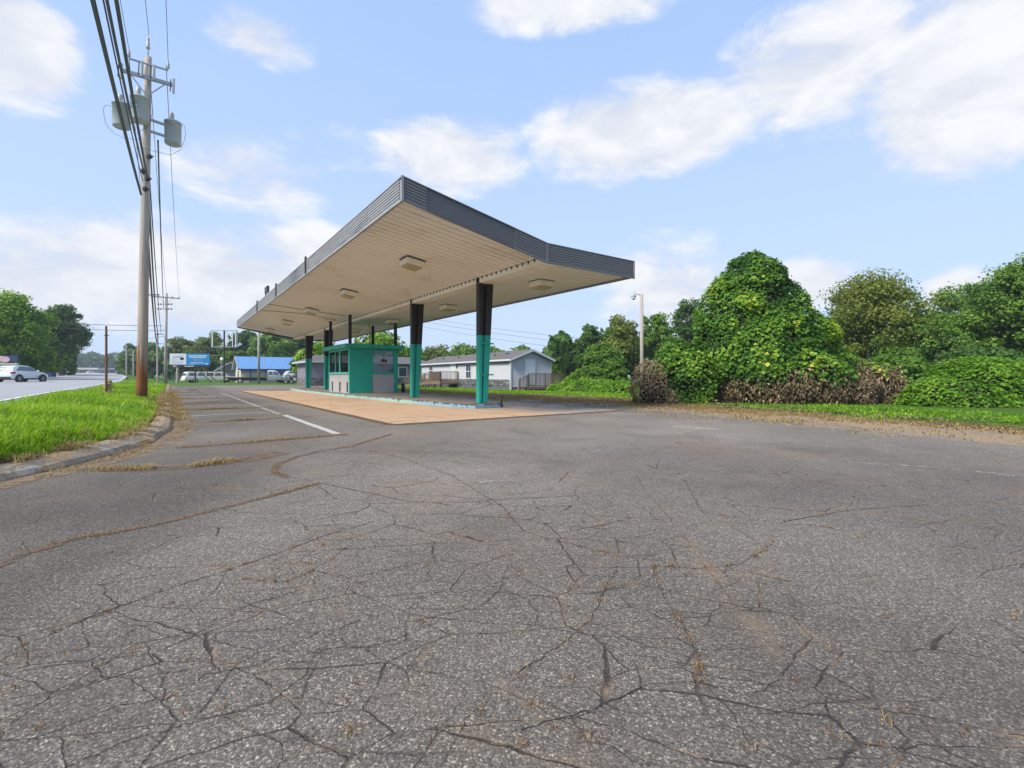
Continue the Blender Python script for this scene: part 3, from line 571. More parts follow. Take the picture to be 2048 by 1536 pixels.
MB().b2((1.342,.02,0),(2.658,.08,1.10)).build('lower_panel',M_GP,bo)
w=MB().b2((1.342,-.01,1.102),(2.658,.12,1.23)).b2((1.342,.0,2.5),(2.658,.1,2.598)).b2((1.342,.0,1.22),(1.38,.1,2.51)).b2((2.62,.0,1.22),(2.658,.1,2.51)).build('front_window',M_TEAL,bo); MB().b2((1.342,.045,1.232),(2.658,.053,2.498)).build('pane',M_GLASS,w)
sg_=MB().b2((1.86,.03,1.68),(2.22,.036,1.98)).build('window_sign',M('sign_black',(.015,.01,.01),.5),bo)
MB().b2((1.87,.0255,1.685),(2.21,.0295,1.83)).build('lower_band',M('sign_orange',(.50,.09,.03),.5,.3,30),sg_); mb=MB()
for i in range(5): mb.b2((1.89+i*.06,.022,1.71),(1.925+i*.06,.0255,1.80))
mb.b2((2.03,.0255,1.88),(2.045,.0295,1.95)); mb.build('lettering',M('sign_pale',(.65,.5,.4)),sg_)
MB().b2((.0,.122,0),(.1,.22,2.6)).build('corner_post',M_MINT,bo); MB().b2((0,BY-.1,0),(.1,BY,2.6)).build('corner_post',M_MINT,bo)
mb=MB().b2((.02,.222,0),(.08,BY-.102,1.10)); lp=mb.build('lower_panel',M_GP,bo)
mb=MB()
for y in (.42,1.95,3.63):
    v_=MB().b2((.004,y-.17,.06),(.019,y+.17,.64)).build('vent_opening',M('vent_dark',(.035,.022,.02)),lp)
    MB().b2((-.004,y-.25,.02),(.019,y-.19,.66)).build('vent_trim',M('vent_white',(.62,.58,.55)),v_)
MB().b2((.012,2.14,.0),(.0195,2.17,1.1)).build('panel_joint',M_MINT,lp)
w=MB().b2((-.03,.222,1.102),(.12,BY-.102,1.22)).b2((.0,.222,2.5),(.1,BY-.102,2.598)).b2((.0,1.92,1.222),(.1,2.10,2.498)).b2((.01,2.95,1.222),(.09,3.02,2.498)).build('side_window',M_MINT,bo); MB().b2((.045,.224,1.222),(.053,1.918,2.498)).b2((.045,2.102,1.222),(.053,2.948,2.498)).b2((.045,3.022,1.222),(.053,BY-.104,2.498)).build('pane',M_GLASS,w)
mb=MB().b2((.102,BY-.1,0),(BX,BY-.02,1.15)).b2((BX-.1,.142,0),(BX,BY-.102,1.15)).b2((BX-.12,BY-.1,1.152),(BX,BY,2.598)); mb.build('rear_wall',M_TEAL,bo)
w=MB().b2((.102,BY-.09,1.152),(BX-.122,BY-.03,1.22)).b2((1.3,BY-.09,1.222),(1.4,BY-.03,2.598)).b2((BX-.09,.142,1.152),(BX-.03,BY-.102,1.22)).b2((BX-.09,2.2,1.222),(BX-.03,2.3,2.598)).build('rear_window',M_MINT,bo)
MB().b2((.13,.24,.86),(.62,BY-.2,.90)).b2((.62,2.6,0),(1.1,3.4,1.5)).build('counter',M('booth_counter',(.16,.14,.13)),bo)
for (x,y,zt_) in ((.06,.1,4.50),(.02,BY-.35,4.50),(BX-.1,.12,4.38),(BX-.1,BY-.3,4.38)): MB().b2((x-.075,y-.075,2.83),(x+.075,y+.075,zt_-.0)).build('roof_post',M_BLACK,bo)
st=thing('bollard','short black steel bollard beside the right corner of the teal booth','bollard',W(12.3,2.25,.155),TH); MB().lathe([(.10,0),(.10,.5),(.07,.56),(.02,.58)]).build('post',M_BLACK,st,True); MB().lathe([(.14,0),(.14,.025),(.11,.03)]).build('base_flange',M_DK,st)
st=thing('pipe_stub','rusty bent pipe stub standing at the near end of the island','pipe stub',W(-.46,.72,.02),TH); MB().tube([(0,0,0),(0,0,.28),(.02,0,.36),(.05,.02,.42)],[.045,.045,.05,.035],8).build('pipe',M('rusty_iron',(.07,.045,.03),.8,.4,12),st,True); MB().lathe([(.07,.06),(.07,.10)],n=10).build('collar',M_DK,st)

# ------------------------------------------------------------------ utility poles and wires
def wood_pole_mat(name,stain,wk=1.0):
    m,g=newmat(name); p=g.n('ShaderNodeTexCoord').outputs['Object']; z=g.n('ShaderNodeSeparateXYZ',{0:p}).outputs[2]
    gr=g.noise(g.mapv(p,sc=(9,9,.35)),2.2,8,.7,.4); c=g.mix(gr,(.24,.21,.18),(.52,.48,.43))
    warm=g.rmp(g.m('ADD',z,g.m('MULTIPLY',gr,3.0)),4.5,9.0,1-wk,1); c=g.mix(warm,g.mix(gr,(.24,.185,.135),(.55,.46,.37)),c)
    st=g.rmp(g.m('SUBTRACT',g.m('MULTIPLY',g.noise(g.mapv(p,sc=(6,6,.22),loc=(2,1,0)),1.6,6,.6),4.0),z),-.35,.9)
    c=g.mix(g.m('MULTIPLY',st,stain),c,g.mix(gr,(.06,.018,.006),(.34,.125,.03)))
    ck=g.rmp(g.noise(g.mapv(p,sc=(22,22,.2)),1.5,4,.6),.62,.66); c=g.mix(g.m('MULTIPLY',ck,.7),c,(.04,.025,.018))
    finish(g,pbr(g,c,.85,g.bump(gr,.6,.03),0,.2)); return m
M_POLE=wood_pole_mat('creosoted_pole_wood',.95); M_POLE2=wood_pole_mat('grey_pole_wood',.1,.25)
M_TRF=M('transformer_grey',(.34,.385,.38),.45,.1,3,dirt=(.30,.28,.24),dirt_amt=.4); M_STEEL=M('galvanised_steel',(.34,.35,.36),.4,.2,6,metal=.4); M_PORC=M('grey_porcelain',(.38,.38,.38),.3,.15,8)
PB=AT(283,18.0,.24); pole=thing('utility_pole','tall leaning wooden utility pole with three grey transformers and a red brown stained foot','utility pole',PB)
def pc(z): return (.25*z/13.0,0,z)
MB().tube([pc(-.3),pc(.5),pc(3),pc(7),pc(10),pc(13.0)],[.19,.18,.165,.145,.13,.112],20).build('pole_shaft',M_POLE,pole,True)
vd=np.array([V[0],V[1]])
def av(s,z,dy=0): c=pc(z); return (c[0]+vd[0]*s-U[0]*dy,c[1]+vd[1]*s-U[1]*dy,z)
ca_=MB().bar(av(-.72,12.1,.22),av(.80,12.1,.22),.10,.12).bar(av(-.5,12.06,.22),av(-.05,11.5,.16),.03).bar(av(.55,12.06,.22),av(.05,11.5,.16),.03).build('crossarm',M_STEEL,pole)
ua=MB().bar(av(-.55,12.65,.14),av(.62,12.65,.14),.05).build('insulator_arm',M_STEEL,pole)
def insul(z,s,par,h=.28,dy=.2):
    a=av(s,z,dy); return MB().lathe([(.03,0),(.06,.03),(.03,.06),(.065,.10),(.03,.13),(.06,.17),(.025,.2),(.03,h)],a,10).build('insulator',M_PORC,par,True)
insul(12.68,-.55,ua); insul(12.68,.62,ua)
tp=pc(13.0); MB().tube([tp,(tp[0],tp[1],13.55)],.02,6).lathe([(.05,13.3),(.08,13.36),(.04,13.42),(.07,13.50),(.03,13.56),(.06,13.66),(.02,13.75)],(tp[0],tp[1],0),10).build('top_insulator',M_PORC,pole,True)
for s in (-.74,-.16,.2,.80):
    a=av(s,11.75 if abs(s)>.5 else 12.05,.3); cut=MB().tube([(a[0],a[1],a[2]),(a[0]+.03,a[1]-.02,a[2]+.55)],[.045,.04],8).build('fuse_cutout',M_PORC,ca_)
    MB().tube([(a[0]-.09,a[1]-.05,a[2]+.05),(a[0]-.06,a[1]-.05,a[2]+.5)],.018,6).build('fuse_tube',M_DK,cut)
for i,(dx,dy,zc) in enumerate(((-.92,-.05,10.75),(.05,-.42,10.78),(.52,.66,10.45))):
    c0=pc(zc); c=(c0[0]+dx,c0[1]+dy,zc)
    tf=MB().lathe([(.24,-.46),(.27,-.44),(.28,-.40),(.28,.36),(.298,.365),(.298,.41),(.27,.44),(.17,.48),(.02,.50)],c,24).build('transformer',M_TRF,pole,True)
    MB().lathe([(.04,.45),(.07,.47),(.085,.53),(.085,.76),(.06,.80),(.02,.81)],(c[0]-.05,c[1],c[2]),12).build('bushing',M_PORC,tf,True)
    [MB().bar((c[0]-dx*.2,c[1]-dy*.2,zc+q_),(c0[0],c0[1],zc+q_),.08).build('mount_bracket',M_STEEL,tf) for q_ in (.22,-.22)]
    sgn=-1 if i==0 else 1
    MB().tube([(c[0]+sgn*.28,c[1]-.1,zc+.30),(c[0]+sgn*.46,c[1]-.15,zc+.32),(c[0]+sgn*.56,c[1]-.15,zc+.18),(c[0]+sgn*.57,c[1]-.1,zc-.1),(c[0]+sgn*.50,c[1]-.1,zc-.38),(c[0]+sgn*.30,c[1],zc-.66),(c[0]-sgn*.1,c[1],zc-.86),(c0[0],c0[1]-.2,zc-1.0)],.007,5).tube([(c[0]-.15,c[1]-.27,zc+.40),(c[0]+.2,c[1]-.29,zc+.12)],.008,5).build('lead_wire',M_DK,tf)
    if i==1:
        MB().box((c[0]+.0,c[1]-.285,zc-.02),(.30,.012,.07)).build('blue_plate',M('plate_blue',(.03,.16,.30)),tf); text_mesh('25',.22,M('decal_dark',(.05,.07,.09)),tf,(c[0],c[1]-.282,zc+.14),(R(90),0,0))
for z,s in ((8.35,.06),(8.6,-.08),(7.95,.0),(9.2,.1)): a=av(s,z,.15); MB().lathe([(.03,-.09),(.09,-.05),(.10,.03),(.05,.09)],a,10).tube([(a[0],a[1],a[2]),(a[0]+.12,a[1]+.05,a[2]+.02)],.03,6).build('cable_clamp',M_DK,pole)
P2=AT(331.5,60,0.0); pole2=thing('utility_pole','second wooden utility pole with a grey crossarm, down the verge beyond the first','utility pole',P2)
MB().tube([(0,0,-.3),(0,0,5),(.12,0,11.6)],[.19,.165,.12],14).build('pole_shaft',M_POLE2,pole2,True)
def a2(s,z): return (vd[0]*s+.1,vd[1]*s-.15,z)
ca2=MB().bar(a2(-1.5,11.05),a2(1.5,11.05),.11,.13).bar(a2(-.8,11.0),(.1,-.1,10.3),.03).bar(a2(.8,11.0),(.1,-.1,10.3),.03).build('crossarm',M_POLE2,pole2)
for s in (-1.4,-.7,.7,1.4): MB().lathe([(.03,0),(.07,.05),(.04,.1),(.07,.15),(.03,.2)],a2(s,11.12),8).build('insulator',M_PORC,ca2)
ring=[(a2(-1.3,11.2)[0]+.75*math.cos(a),a2(-1.3,11.2)[1]+.5*math.sin(a),11.25+.12*math.sin(a)) for a in np.linspace(0,2*PI,20)]; MB().tube(ring,.04,5,False).build('cable_loop',M_DK,pole2)
for z in (9.6,10.2):
    mb=MB().bar((-.9,-.2,z),(.9,-.1,z),.05); [mb.lathe([(.05,-.1),(.09,0),(.05,.1)],(x,-.15,z),8) for x in (-.85,-.5,.5,.85)]; mb.build('line_hardware',M_DK,pole2)
for z in (6.4,5.2): MB().bar((-.9,-.25,z),(0,0,z),.06).lathe([(.08,-.15),(.14,0),(.08,.15)],(-.85,-.25,z),8).build('line_hardware',M_DK,pole2)
MB().bar((.0,-.1,6.2),(-2.4,-.6,5.7),.05).tube([(-.75,-.4,0),(-.75,-.4,6.3)],.10,8).build('stub_pole',M_POLE2,pole2)
def cable(name,label,a,b,sag,r,mat=None,group=None,n=22):
    a=np.array(a);b=np.array(b); pts=[]
    for i in range(n+1): f=i/n; p=a+(b-a)*f; p=p-np.array([0,0,4*sag*f*(1-f)]); pts.append(p)
    return tag(MB().tube(pts,r,6,False).build(name,mat or M_DK),label,'cable',group)
M_CAB=M('sheathed_cable',(.07,.085,.07),.6,.25,4)
def pw(s,z,dy=.2): q=av(s,z,dy); return (PB[0]+q[0],PB[1]+q[1],PB[2]+q[2])
bk=lambda s,z: W(-37,s,z)
cable('telephone_cable','thickest black cable, outermost of the bundle running overhead past the transformer pole',pw(-.12,7.7),bk(-10.15,8.2),1.0,.042,M_CAB)
cable('telephone_cable','second thick black cable, right of the thickest one at the top of the frame',pw(.06,8.35),bk(-9.7,8.8),1.35,.036,M_CAB)
cable('telephone_cable','black cable between the two thickest overhead cables',pw(-.06,8.6),bk(-9.98,9.0),1.45,.030,M_CAB)
cable('telephone_cable','thin black cable beside the thickest overhead cable',pw(-.08,8.2),bk(-10.0,8.5),1.1,.016,M_CAB)
for s,z,k,lab in ((-.55,12.95,-.6,'thin bare line wire from the left insulator of the transformer pole'),(.02,13.75,0,'thin bare line wire from the very top of the transformer pole'),(.62,12.95,.62,'thin bare line wire from the right insulator of the transformer pole')):
    cable('power_line',lab+', running overhead',pw(s,z,.14),bk(-9.95+k,12.8),.9,.009)
def q2(s,z): q=a2(s,z); return (P2[0]+q[0],P2[1]+q[1],P2[2]+q[2])
cable('telephone_cable','black cable sagging from the transformer pole down to the second pole, lowest of its span',pw(.0,7.6,-.15),(P2[0]-.9,P2[1]-.25,5.3),1.3,.05,M_CAB)
cable('telephone_cable','black cable from the transformer pole to the second pole, above the lowest one',pw(.06,8.35,-.1),(P2[0]-.85,P2[1]-.2,6.5),1.1,.045,M_CAB)
cable('telephone_cable','thin black cable just right of the two cables to the second pole',pw(.12,8.3,-.05),(P2[0]-.4,P2[1]-.2,6.4),.8,.025,M_CAB)
cable('twisted_cable','twisted service cable hanging right of the pole, between the first and second pole',pw(.35,9.9,.1),q2(-.2,9.6),.9,.03,M_CAB)
for s,lab in ((-1.4,'left'),(0.1,'middle'),(1.4,'right')): cable('power_line','thin line wire reaching the %s of the second pole crossarm'%lab,pw(s*.4,12.8),q2(s,11.3),.8,.012)
cable('power_line','higher of two wires crossing the road behind the left trees',AT(-60,58,ZP(632,58)),q2(-.3,ZP(652,60)),.3,.028); cable('power_line','lower of two wires crossing the road behind the left trees',AT(-60,58,ZP(640,58)),(P2[0],P2[1],ZP(661,60)),.4,.028)
for i,(ya,yb) in enumerate(((618,700),(626,712),(636,726))): cable('power_line',('highest','middle','lowest')[i]+' of the thin wires crossing the sky above the pale mobile home',AT(760,110,ZP(ya,110)),AT(1420,70,ZP(yb,70)),1.0,.022)

rp=thing('thin_pole','thin rust brown wooden post rising from the grass verge near the road','post',AT(212.5,19.5,.45)); MB().tube([(0,0,-.1),(0,0,1.2),(0,0,2.75)],[.048,.044,.038],8).build('post_shaft',M('rusty_post',(.16,.085,.04),.9,.45,14),rp); MB().b2((-.06,-.045,2.35),(.08,.045,2.38)).build('clamp',M_DK,rp)
hy=thing('fire_hydrant','faded yellow fire hydrant in the grass beside the thin brown post','hydrant',AT(217,19.9,.47)); M_HY=M('faded_yellow_paint',(.42,.34,.14),.7,.3,9,dirt=(.22,.15,.07))
MB().lathe([(.15,0),(.15,.03),(.11,.05),(.11,.30),(.15,.32),(.15,.36),(.12,.38)],n=14).build('barrel',M_HY,hy,True); MB().lathe([(.12,.38),(.13,.40),(.11,.48),(.06,.53),(.02,.54)],n=14).lathe([(.025,.54),(.025,.58)],n=6).build('bonnet',M_HY,hy,True)
nz_=MB().tube([(-.19,0,.24),(.19,0,.24)],.05,10).tube([(0,-.19,.22),(0,.0,.22)],.06,10).build('nozzle',M_HY,hy)

# ------------------------------------------------------------------ mobile home (local x across, y along away from the camera)
HD=np.array([-.524,.852]); HA=math.atan2(-HD[0],HD[1]); HB=(-.08,37.7,0.0)
mh=thing('mobile_home','long pale vinyl sided mobile home with grey shingle roof and stone skirting','mobile home',HB,HA)
def siding_mat(name,col,pitch=.125):
    m,g=newmat(name); p=g.n('ShaderNodeTexCoord').outputs['Object']; z=g.n('ShaderNodeSeparateXYZ',{0:p}).outputs[2]
    f=g.m('FRACT',g.m('DIVIDE',z,pitch)); c=g.mix(g.noise(p,.7,5,.6),tuple(x*.92 for x in col),col)
    finish(g,pbr(g,c,.6,g.bump(g.m('SUBTRACT',1.0,f),1.0,.06),0,.35)); return m
def stone_mat():
    m,g=newmat('stacked_grey_stone'); p=g.n('ShaderNodeTexCoord').outputs['Object']; v=g.vor(g.mapv(p,sc=(3.2,3.2,11)),1.0); r=g.n('ShaderNodeSeparateColor',{0:v.outputs['Color']}).outputs[0]
    c=g.ramp(r,[(0,(.05,.05,.055)),(.5,(.12,.115,.115)),(1,(.25,.24,.23))]); finish(g,pbr(g,c,.9,g.bump(v.outputs['Distance'],.8,.04))); return m
def shingle_mat(name,col):
    m,g=newmat(name); p=g.n('ShaderNodeTexCoord').outputs['Object']; n=g.noise(g.mapv(p,sc=(2,6,6)),3,6,.7); c=g.mix(n,tuple(x*.65 for x in col),tuple(x*1.35 for x in col)); finish(g,pbr(g,c,.95,g.bump(n,.4,.02),0,.2)); return m
M_SID=siding_mat('pale_vinyl_siding',(.44,.44,.448)); M_STONE=stone_mat(); M_SHG=shingle_mat('grey_shingle',(.125,.115,.11)); M_WHITE=M('white_trim',(.58,.59,.60),.5,.05,3); M_WGL=M('window_glass_dark',(.05,.065,.075),.12,.3,1.5,spec=.8); M_SKIRT=M('grey_block_skirting',(.11,.11,.125),.85,.25,4)
HW,HL,ZE,ZR=3.9,19.6,2.55,3.28
MB().b2((-.02,-.0,0),(HW,HL,.40)).build('skirting',M_SKIRT,mh); MB().b2((-.05,.01,.402),(.0,HL,.86)).build('stone_band',M_STONE,mh)
MB().prism([(0.0,.40),(HL,.40),(HL,ZE),(0.0,ZE)],0.0,HW).build('wall',M_SID,mh)
gw=MB(); 
for y0,y1 in ((0,.05),(HL-.05,HL)): gw.add([(0,y0,ZE+.001),(HW,y0,ZE+.001),(HW/2,y0,ZR-.02),(0,y1,ZE+.001),(HW,y1,ZE+.001),(HW/2,y1,ZR-.02)],[(0,1,2),(5,4,3),(0,3,4,1),(1,4,5,2),(2,5,3,0)])
gw.build('gable',M_SID,mh); MB().b2((.1,-.02,0.25),(HW,-.001,.40)).build('lower_siding',M_SID,mh)
def gable_roof(par,W_,L,ze,zr,ov,ove,th,mat,edge,name='roof'):
    sl=(zr-ze)/(W_/2); mb=MB()
    for sgn in (0,1):
        xe=-ove if sgn==0 else W_+ove; zz=ze-sl*ove
        mb.add([(xe,-ov,zz),(W_/2,-ov,zr),(W_/2,L+ov,zr),(xe,L+ov,zz),(xe,-ov,zz+th),(W_/2,-ov,zr+th),(W_/2,L+ov,zr+th),(xe,L+ov,zz+th)],[(0,1,2,3),(4,7,6,5),(0,4,5,1),(3,2,6,7),(0,3,7,4)])
    r=mb.build(name,mat,par); fb=MB()
    for sgn in (0,1):
        xe=-ove if sgn==0 else W_+ove; zz=ze-sl*ove
        for y in (-ov-.03,L+ov): fb.add([(xe,y,zz-.12),(W_/2,y,zr-.12),(W_/2,y+.03,zr-.12),(xe,y+.03,zz-.12),(xe,y,zz+th-.01),(W_/2,y,zr+th-.01),(W_/2,y+.03,zr+th-.01),(xe,y+.03,zz+th-.01)],[(0,3,2,1),(4,5,6,7),(0,1,5,4),(3,7,6,2),(0,4,7,3)])
        fb.b2((xe-.05,-ov,zz-.10),(xe-.001,L+ov,zz+th-.015))
    fb.build('fascia',edge,r); return r
rf=gable_roof(mh,HW,HL,ZE,ZR,.30,.25,.05,M_SHG,M_WHITE)
for y in (2.4,6.2,12,16): 
    x=1.1; z=ZE+(ZR-ZE)*x/(HW/2); MB().box((x,y,z+.08),(.28,.28,.14)).build('roof_vent',M('vent_grey',(.12,.115,.11)),rf)
for y in (4.0,17.0): MB().tube([(.8,y,2.85),(.8,y,3.1)],.05,8).build('vent_pipe',M_DK,rf)
MB().b2((-.08,-.05,.05),(.03,.06,2.42)).build('downspout',M_WHITE,mh); MB().b2((HW-.02,-.04,.3),(HW+.03,.05,2.5)).build('corner_trim',M_WHITE,mh)
def hwin(par,x,y0,y1,z0,z1,gl=M_WGL,fr=M_WHITE):
    w=MB().b2((x-.04,y0,z0),(x+.0,y0+.08,z1)).b2((x-.04,y1-.08,z0),(x,y1,z1)).b2((x-.04,y0+.081,z0),(x,y1-.081,z0+.08)).b2((x-.04,y0+.081,z1-.08),(x,y1-.081,z1)).b2((x-.035,y0+.081,(z0+z1)/2-.03),(x,y1-.081,(z0+z1)/2+.03)).b2((x-.03,(y0+y1)/2-.015,z0+.081),(x-.012,(y0+y1)/2+.015,(z0+z1)/2-.031)).b2((x-.03,(y0+y1)/2-.015,(z0+z1)/2+.031),(x-.012,(y0+y1)/2+.015,z1-.081)).build('window',fr,par); MB().b2((x-.01,y0+.081,z0+.081),(x-.003,y1-.081,z1-.081)).build('pane',gl,w); return w
hwin(mh,0,6.98,8.09,.90,2.27); hwin(mh,0,16.2,17.3,1.2,2.3)
d=MB().b2((-.03,10.4,.62),(-.002,11.5,2.42)).build('door',M_WHITE,mh); MB().b2((-.05,10.28,.62),(-.003,10.38,2.5)).b2((-.05,11.52,.62),(-.003,11.62,2.5)).b2((-.05,10.381,2.43),(-.003,11.519,2.5)).build('door_frame',M('door_trim',(.60,.61,.63)),d); MB().box((-.06,10.5,1.5),(.05,.05,.05)).build('handle',M_DK,d)
MB().box((-.06,10.05,2.05),(.10,.14,.22)).build('porch_lamp',M_DK,mh)
d=MB().b2((1.42,-.03,.45),(2.22,-.002,2.40)).build('door',M('pale_door',(.62,.64,.68)),mh); MB().b2((1.32,-.05,.45),(1.41,-.003,2.50)).b2((2.23,-.05,.45),(2.32,-.003,2.50)).b2((1.411,-.05,2.41),(2.229,-.003,2.50)).build('door_frame',M_WHITE,d); MB().box((2.12,-.06,1.35),(.05,.05,.06)).build('handle',M_DK,d)
mb=MB(); 
for y in (3.2,6.3,9.0): mb.b2((-.028,y,.22),(-.0205,y+.4,.36))
mb.build('crawl_vent',M('crawl_black',(.02,.02,.02)),mh)
M_WOODG=M('weathered_deck_wood',(.16,.125,.095),.9,.35,5,.3,stretch=(1,1,4)); M_WOODB=M('brown_deck_wood',(.20,.145,.10),.9,.35,5,.3,stretch=(1,1,4))
def rail(par,a,b,za,zb,h,mat,post=True):
    a=np.array(a);b=np.array(b); L=np.linalg.norm(b-a); k=max(2,int(L/(.125 if L<5 else .30))); mb=MB()
    for i in range(1,k): f=i/k; p=a+(b-a)*f; z=za+(zb-za)*f; mb.b2((p[0]-.018,p[1]-.018,z+.08),(p[0]+.018,p[1]+.018,z+h-.041))
    mb.bar((a[0],a[1],za+.07),(b[0],b[1],zb+.07),.04,.06); mb.bar((a[0],a[1],za+h),(b[0],b[1],zb+h),.10,.05)
    r=mb.build('railing',mat,par)
    kk=max(1,round(L/1.6))
    for i in range(kk+1): f=i/kk; p=a+(b-a)*f; z=za+(zb-za)*f; MB().b2((p[0]-.048,p[1]-.048,0),(p[0]+.048,p[1]+.048,z+h-.03)).build('post',mat,r)
dk=thing('ramp_deck','brown wooden entrance deck with a long ramp against the front of the pale mobile home','deck',HB,HA)
ZD=.58; mb=MB()
for i in range(16): y=9.6+i*.145; mb.b2((-2.0,y,ZD-.04),(-.06,y+.135,ZD))
mb.b2((-2.0,9.58,ZD-.20),(-1.96,11.95,ZD-.041)).b2((-1.96,9.58,ZD-.2),(-.06,9.62,ZD-.041)); mb.build('platform',M_WOODB,dk)
mb=MB(); 
for i in range(50): f0=i/50; y=11.95+f0*8; z=ZD-.5*f0; mb.b2((-2.0,y,z-.04),(-.8,y+.15,z))
mb.bar((-2.0,11.95,ZD-.12),(-2.0,19.9,.02),.04,.14); mb.build('ramp',M_WOODB,dk)
rail(dk,(-1.95,9.65),(-1.95,11.9),ZD,ZD,1.0,M_WOODB); rail(dk,(-1.95,9.65),(-.12,9.65),ZD,ZD,1.0,M_WOODB); rail(dk,(-1.95,12.05),(-1.95,19.8),ZD,ZD-.48,.95,M_WOODB); rail(dk,(-.85,12.05),(-.85,19.8),ZD,ZD-.48,.95,M_WOODB)
dk=thing('side_deck','dark weathered wooden deck with stairs at the gable door of the mobile home','deck',HB,HA)
ZD2=.30; mb=MB()
for i in range(12): y=-1.55+i*.125; mb.b2((.62,y,ZD2-.04),(3.9,y+.115,ZD2))
mb.b2((.62,-1.58,ZD2-.18),(3.9,-1.551,ZD2-.041)); mb.build('platform',M_WOODG,dk)
mb=MB(); [mb.b2((.62-.28*(k+1),-1.45,0),(.62-.28*k-.005,-.35,ZD2-.14*(k+1)+.06)) for k in range(2)]; mb.build('stair',M_WOODG,dk)
rail(dk,(.66,-1.52),(3.86,-1.52),ZD2,ZD2,1.03,M_WOODG); rail(dk,(3.86,-1.48),(3.86,-.1),ZD2,ZD2,1.03,M_WOODG); rail(dk,(-.20,-1.52),(.60,-1.52),.0,ZD2,.92,M_WOODG)
ld=thing('slab_strip','low concrete strip at the foot of the mobile home','paving',HB,HA); bpy.data.objects.remove(ld)

# ------------------------------------------------------------------ low grey building behind the booth
gb=thing('grey_building','low purple grey building with dark stone base and grey hipped roof behind the booth','building',(-23.1,54.6,0),TH)
M_PGR=M('purple_grey_render',(.20,.19,.225),.85,.12,2,.15); GW,GL,GE,GR=15.0,7.5,2.85,3.75
MB().b2((0,0,.951),(GW,GL,GE)).build('wall',M_PGR,gb); MB().b2((-.06,-.06,0),(GW,GL,.95)).build('stone_base',M_STONE,gb)
r_=MB().add([(-.5,-.5,GE),(GW+.5,-.5,GE),(GW+.5,GL+.5,GE),(-.5,GL+.5,GE),(1.4,GL/2,GR),(GW-1.4,GL/2,GR)],[(0,1,5,4),(1,2,5),(2,3,4,5),(3,0,4),(3,2,1,0)]).build('roof',M_SHG,gb); MB().b2((-.54,-.55,GE-.16),(GW+.54,-.501,GE+.06)).b2((-.55,-.5,GE-.16),(-.501,GL+.5,GE+.06)).build('gutter',M('gutter_grey',(.45,.44,.43)),r_)
for x in (4.2,6.3,10.5): 
    w=MB().b2((x,-.05,1.0),(x+1.2,-.001,2.3)).build('window',M_WHITE,gb); MB().b2((x+.1,-.058,1.1),(x+1.1,-.0505,2.2)).build('pane',M_WGL,w)

# ------------------------------------------------------------------ blue roofed building and grey gabled house
bb=thing('blue_roof_building','long cream building with a bright blue metal roof behind the tow trucks','building',AT(482,78,-.05),TH)
M_CREAM=siding_mat('cream_board_wall',(.56,.50,.38),.30); M_BLUE=M('blue_metal_roof',(.12,.25,.47),.45,.12,1.2,stretch=(6,1,1)); M_NAVY=M('navy_trim',(.02,.06,.17),.5)
CW,CD,CE,CRr=13.5,8.5,2.55,4.5
MB().b2((0,0,0),(CW,CD,CE)).build('wall',M_CREAM,bb)
g2=MB(); 
for x0,x1 in ((0,.08),(CW-.08,CW)): g2.add([(x0,0,CE+.001),(x0,CD,CE+.001),(x0,CD/2,CRr-.05),(x1,0,CE+.001),(x1,CD,CE+.001),(x1,CD/2,CRr-.05)],[(0,1,2),(5,4,3),(0,3,4,1),(1,4,5,2),(2,5,3,0)])
g2.build('gable',M('cream_gable',(.55,.48,.37)),bb)
sl=(CRr-CE)/(CD/2); mb=MB()
for y,z in ((-.5,CE-.5*sl),(CD+.5,CE-.5*sl)): mb.add([(-.5,y,z),(CW+.5,y,z),(CW+.5,CD/2,CRr),(-.5,CD/2,CRr),(-.5,y,z+.06),(CW+.5,y,z+.06),(CW+.5,CD/2,CRr+.06),(-.5,CD/2,CRr+.06)],[(0,1,2,3),(7,6,5,4),(0,4,5,1),(0,3,7,4),(1,5,6,2)])
for i in range(24): 
    x=-.45+i*(CW+.9)/23; mb.bar((x,-.49,CE-.5*sl+.075),(x,CD/2,CRr+.075),.03,.03)
r_=mb.build('roof',M_BLUE,bb); MB().b2((-.5,-.56,CE-.5*sl-.16),(CW+.5,-.501,CE-.5*sl+.07)).build('eave_trim',M_NAVY,r_)
MB().bar((-.53,-.5,CE-.5*sl),(-.53,CD/2,CRr+.02),.05,.22).bar((-.53,CD+.5,CE-.5*sl),(-.53,CD/2,CRr+.02),.05,.22).build('bargeboard',M('cream_board',(.5,.43,.32)),r_)
for x,z0,z1 in ((5.4,1.1,1.85),(8.3,.0,1.85),(10.9,1.1,1.85)):
    w=MB().b2((x,-.08,z0),(x+.85,-.001,z1)).build('window' if z0 else 'door',M_NAVY,bb); MB().b2((x+.1,-.09,z0+.1),(x+.75,-.0805,z1-.35)).build('pane',M('navy_glass',(.015,.03,.08),.2),w); MB().add([(x-.08,-.1,z1),(x+.93,-.1,z1),(x+.93,-.5,z1-.32),(x-.08,-.5,z1-.32),(x-.08,-.1,z1-.04),(x+.93,-.1,z1-.04),(x+.93,-.5,z1-.36),(x-.08,-.5,z1-.36)],[(0,3,2,1),(4,5,6,7),(0,1,5,4),(2,3,7,6),(0,4,7,3),(1,2,6,5)]).build('awning',M('awning_blue',(.03,.10,.36)),w)
MB().b2((1.3,-.1,0),(1.42,-.001,CE-.3)).build('downspout',M_NAVY,bb); MB().b2((-.09,3.2,0),(-.001,4.3,2.05)).build('side_door',M('side_door_grey',(.15,.15,.16)),bb)
gh=thing('grey_house','small grey gabled house half hidden left of the blue roofed building','house',AT(432,98,0),TH)
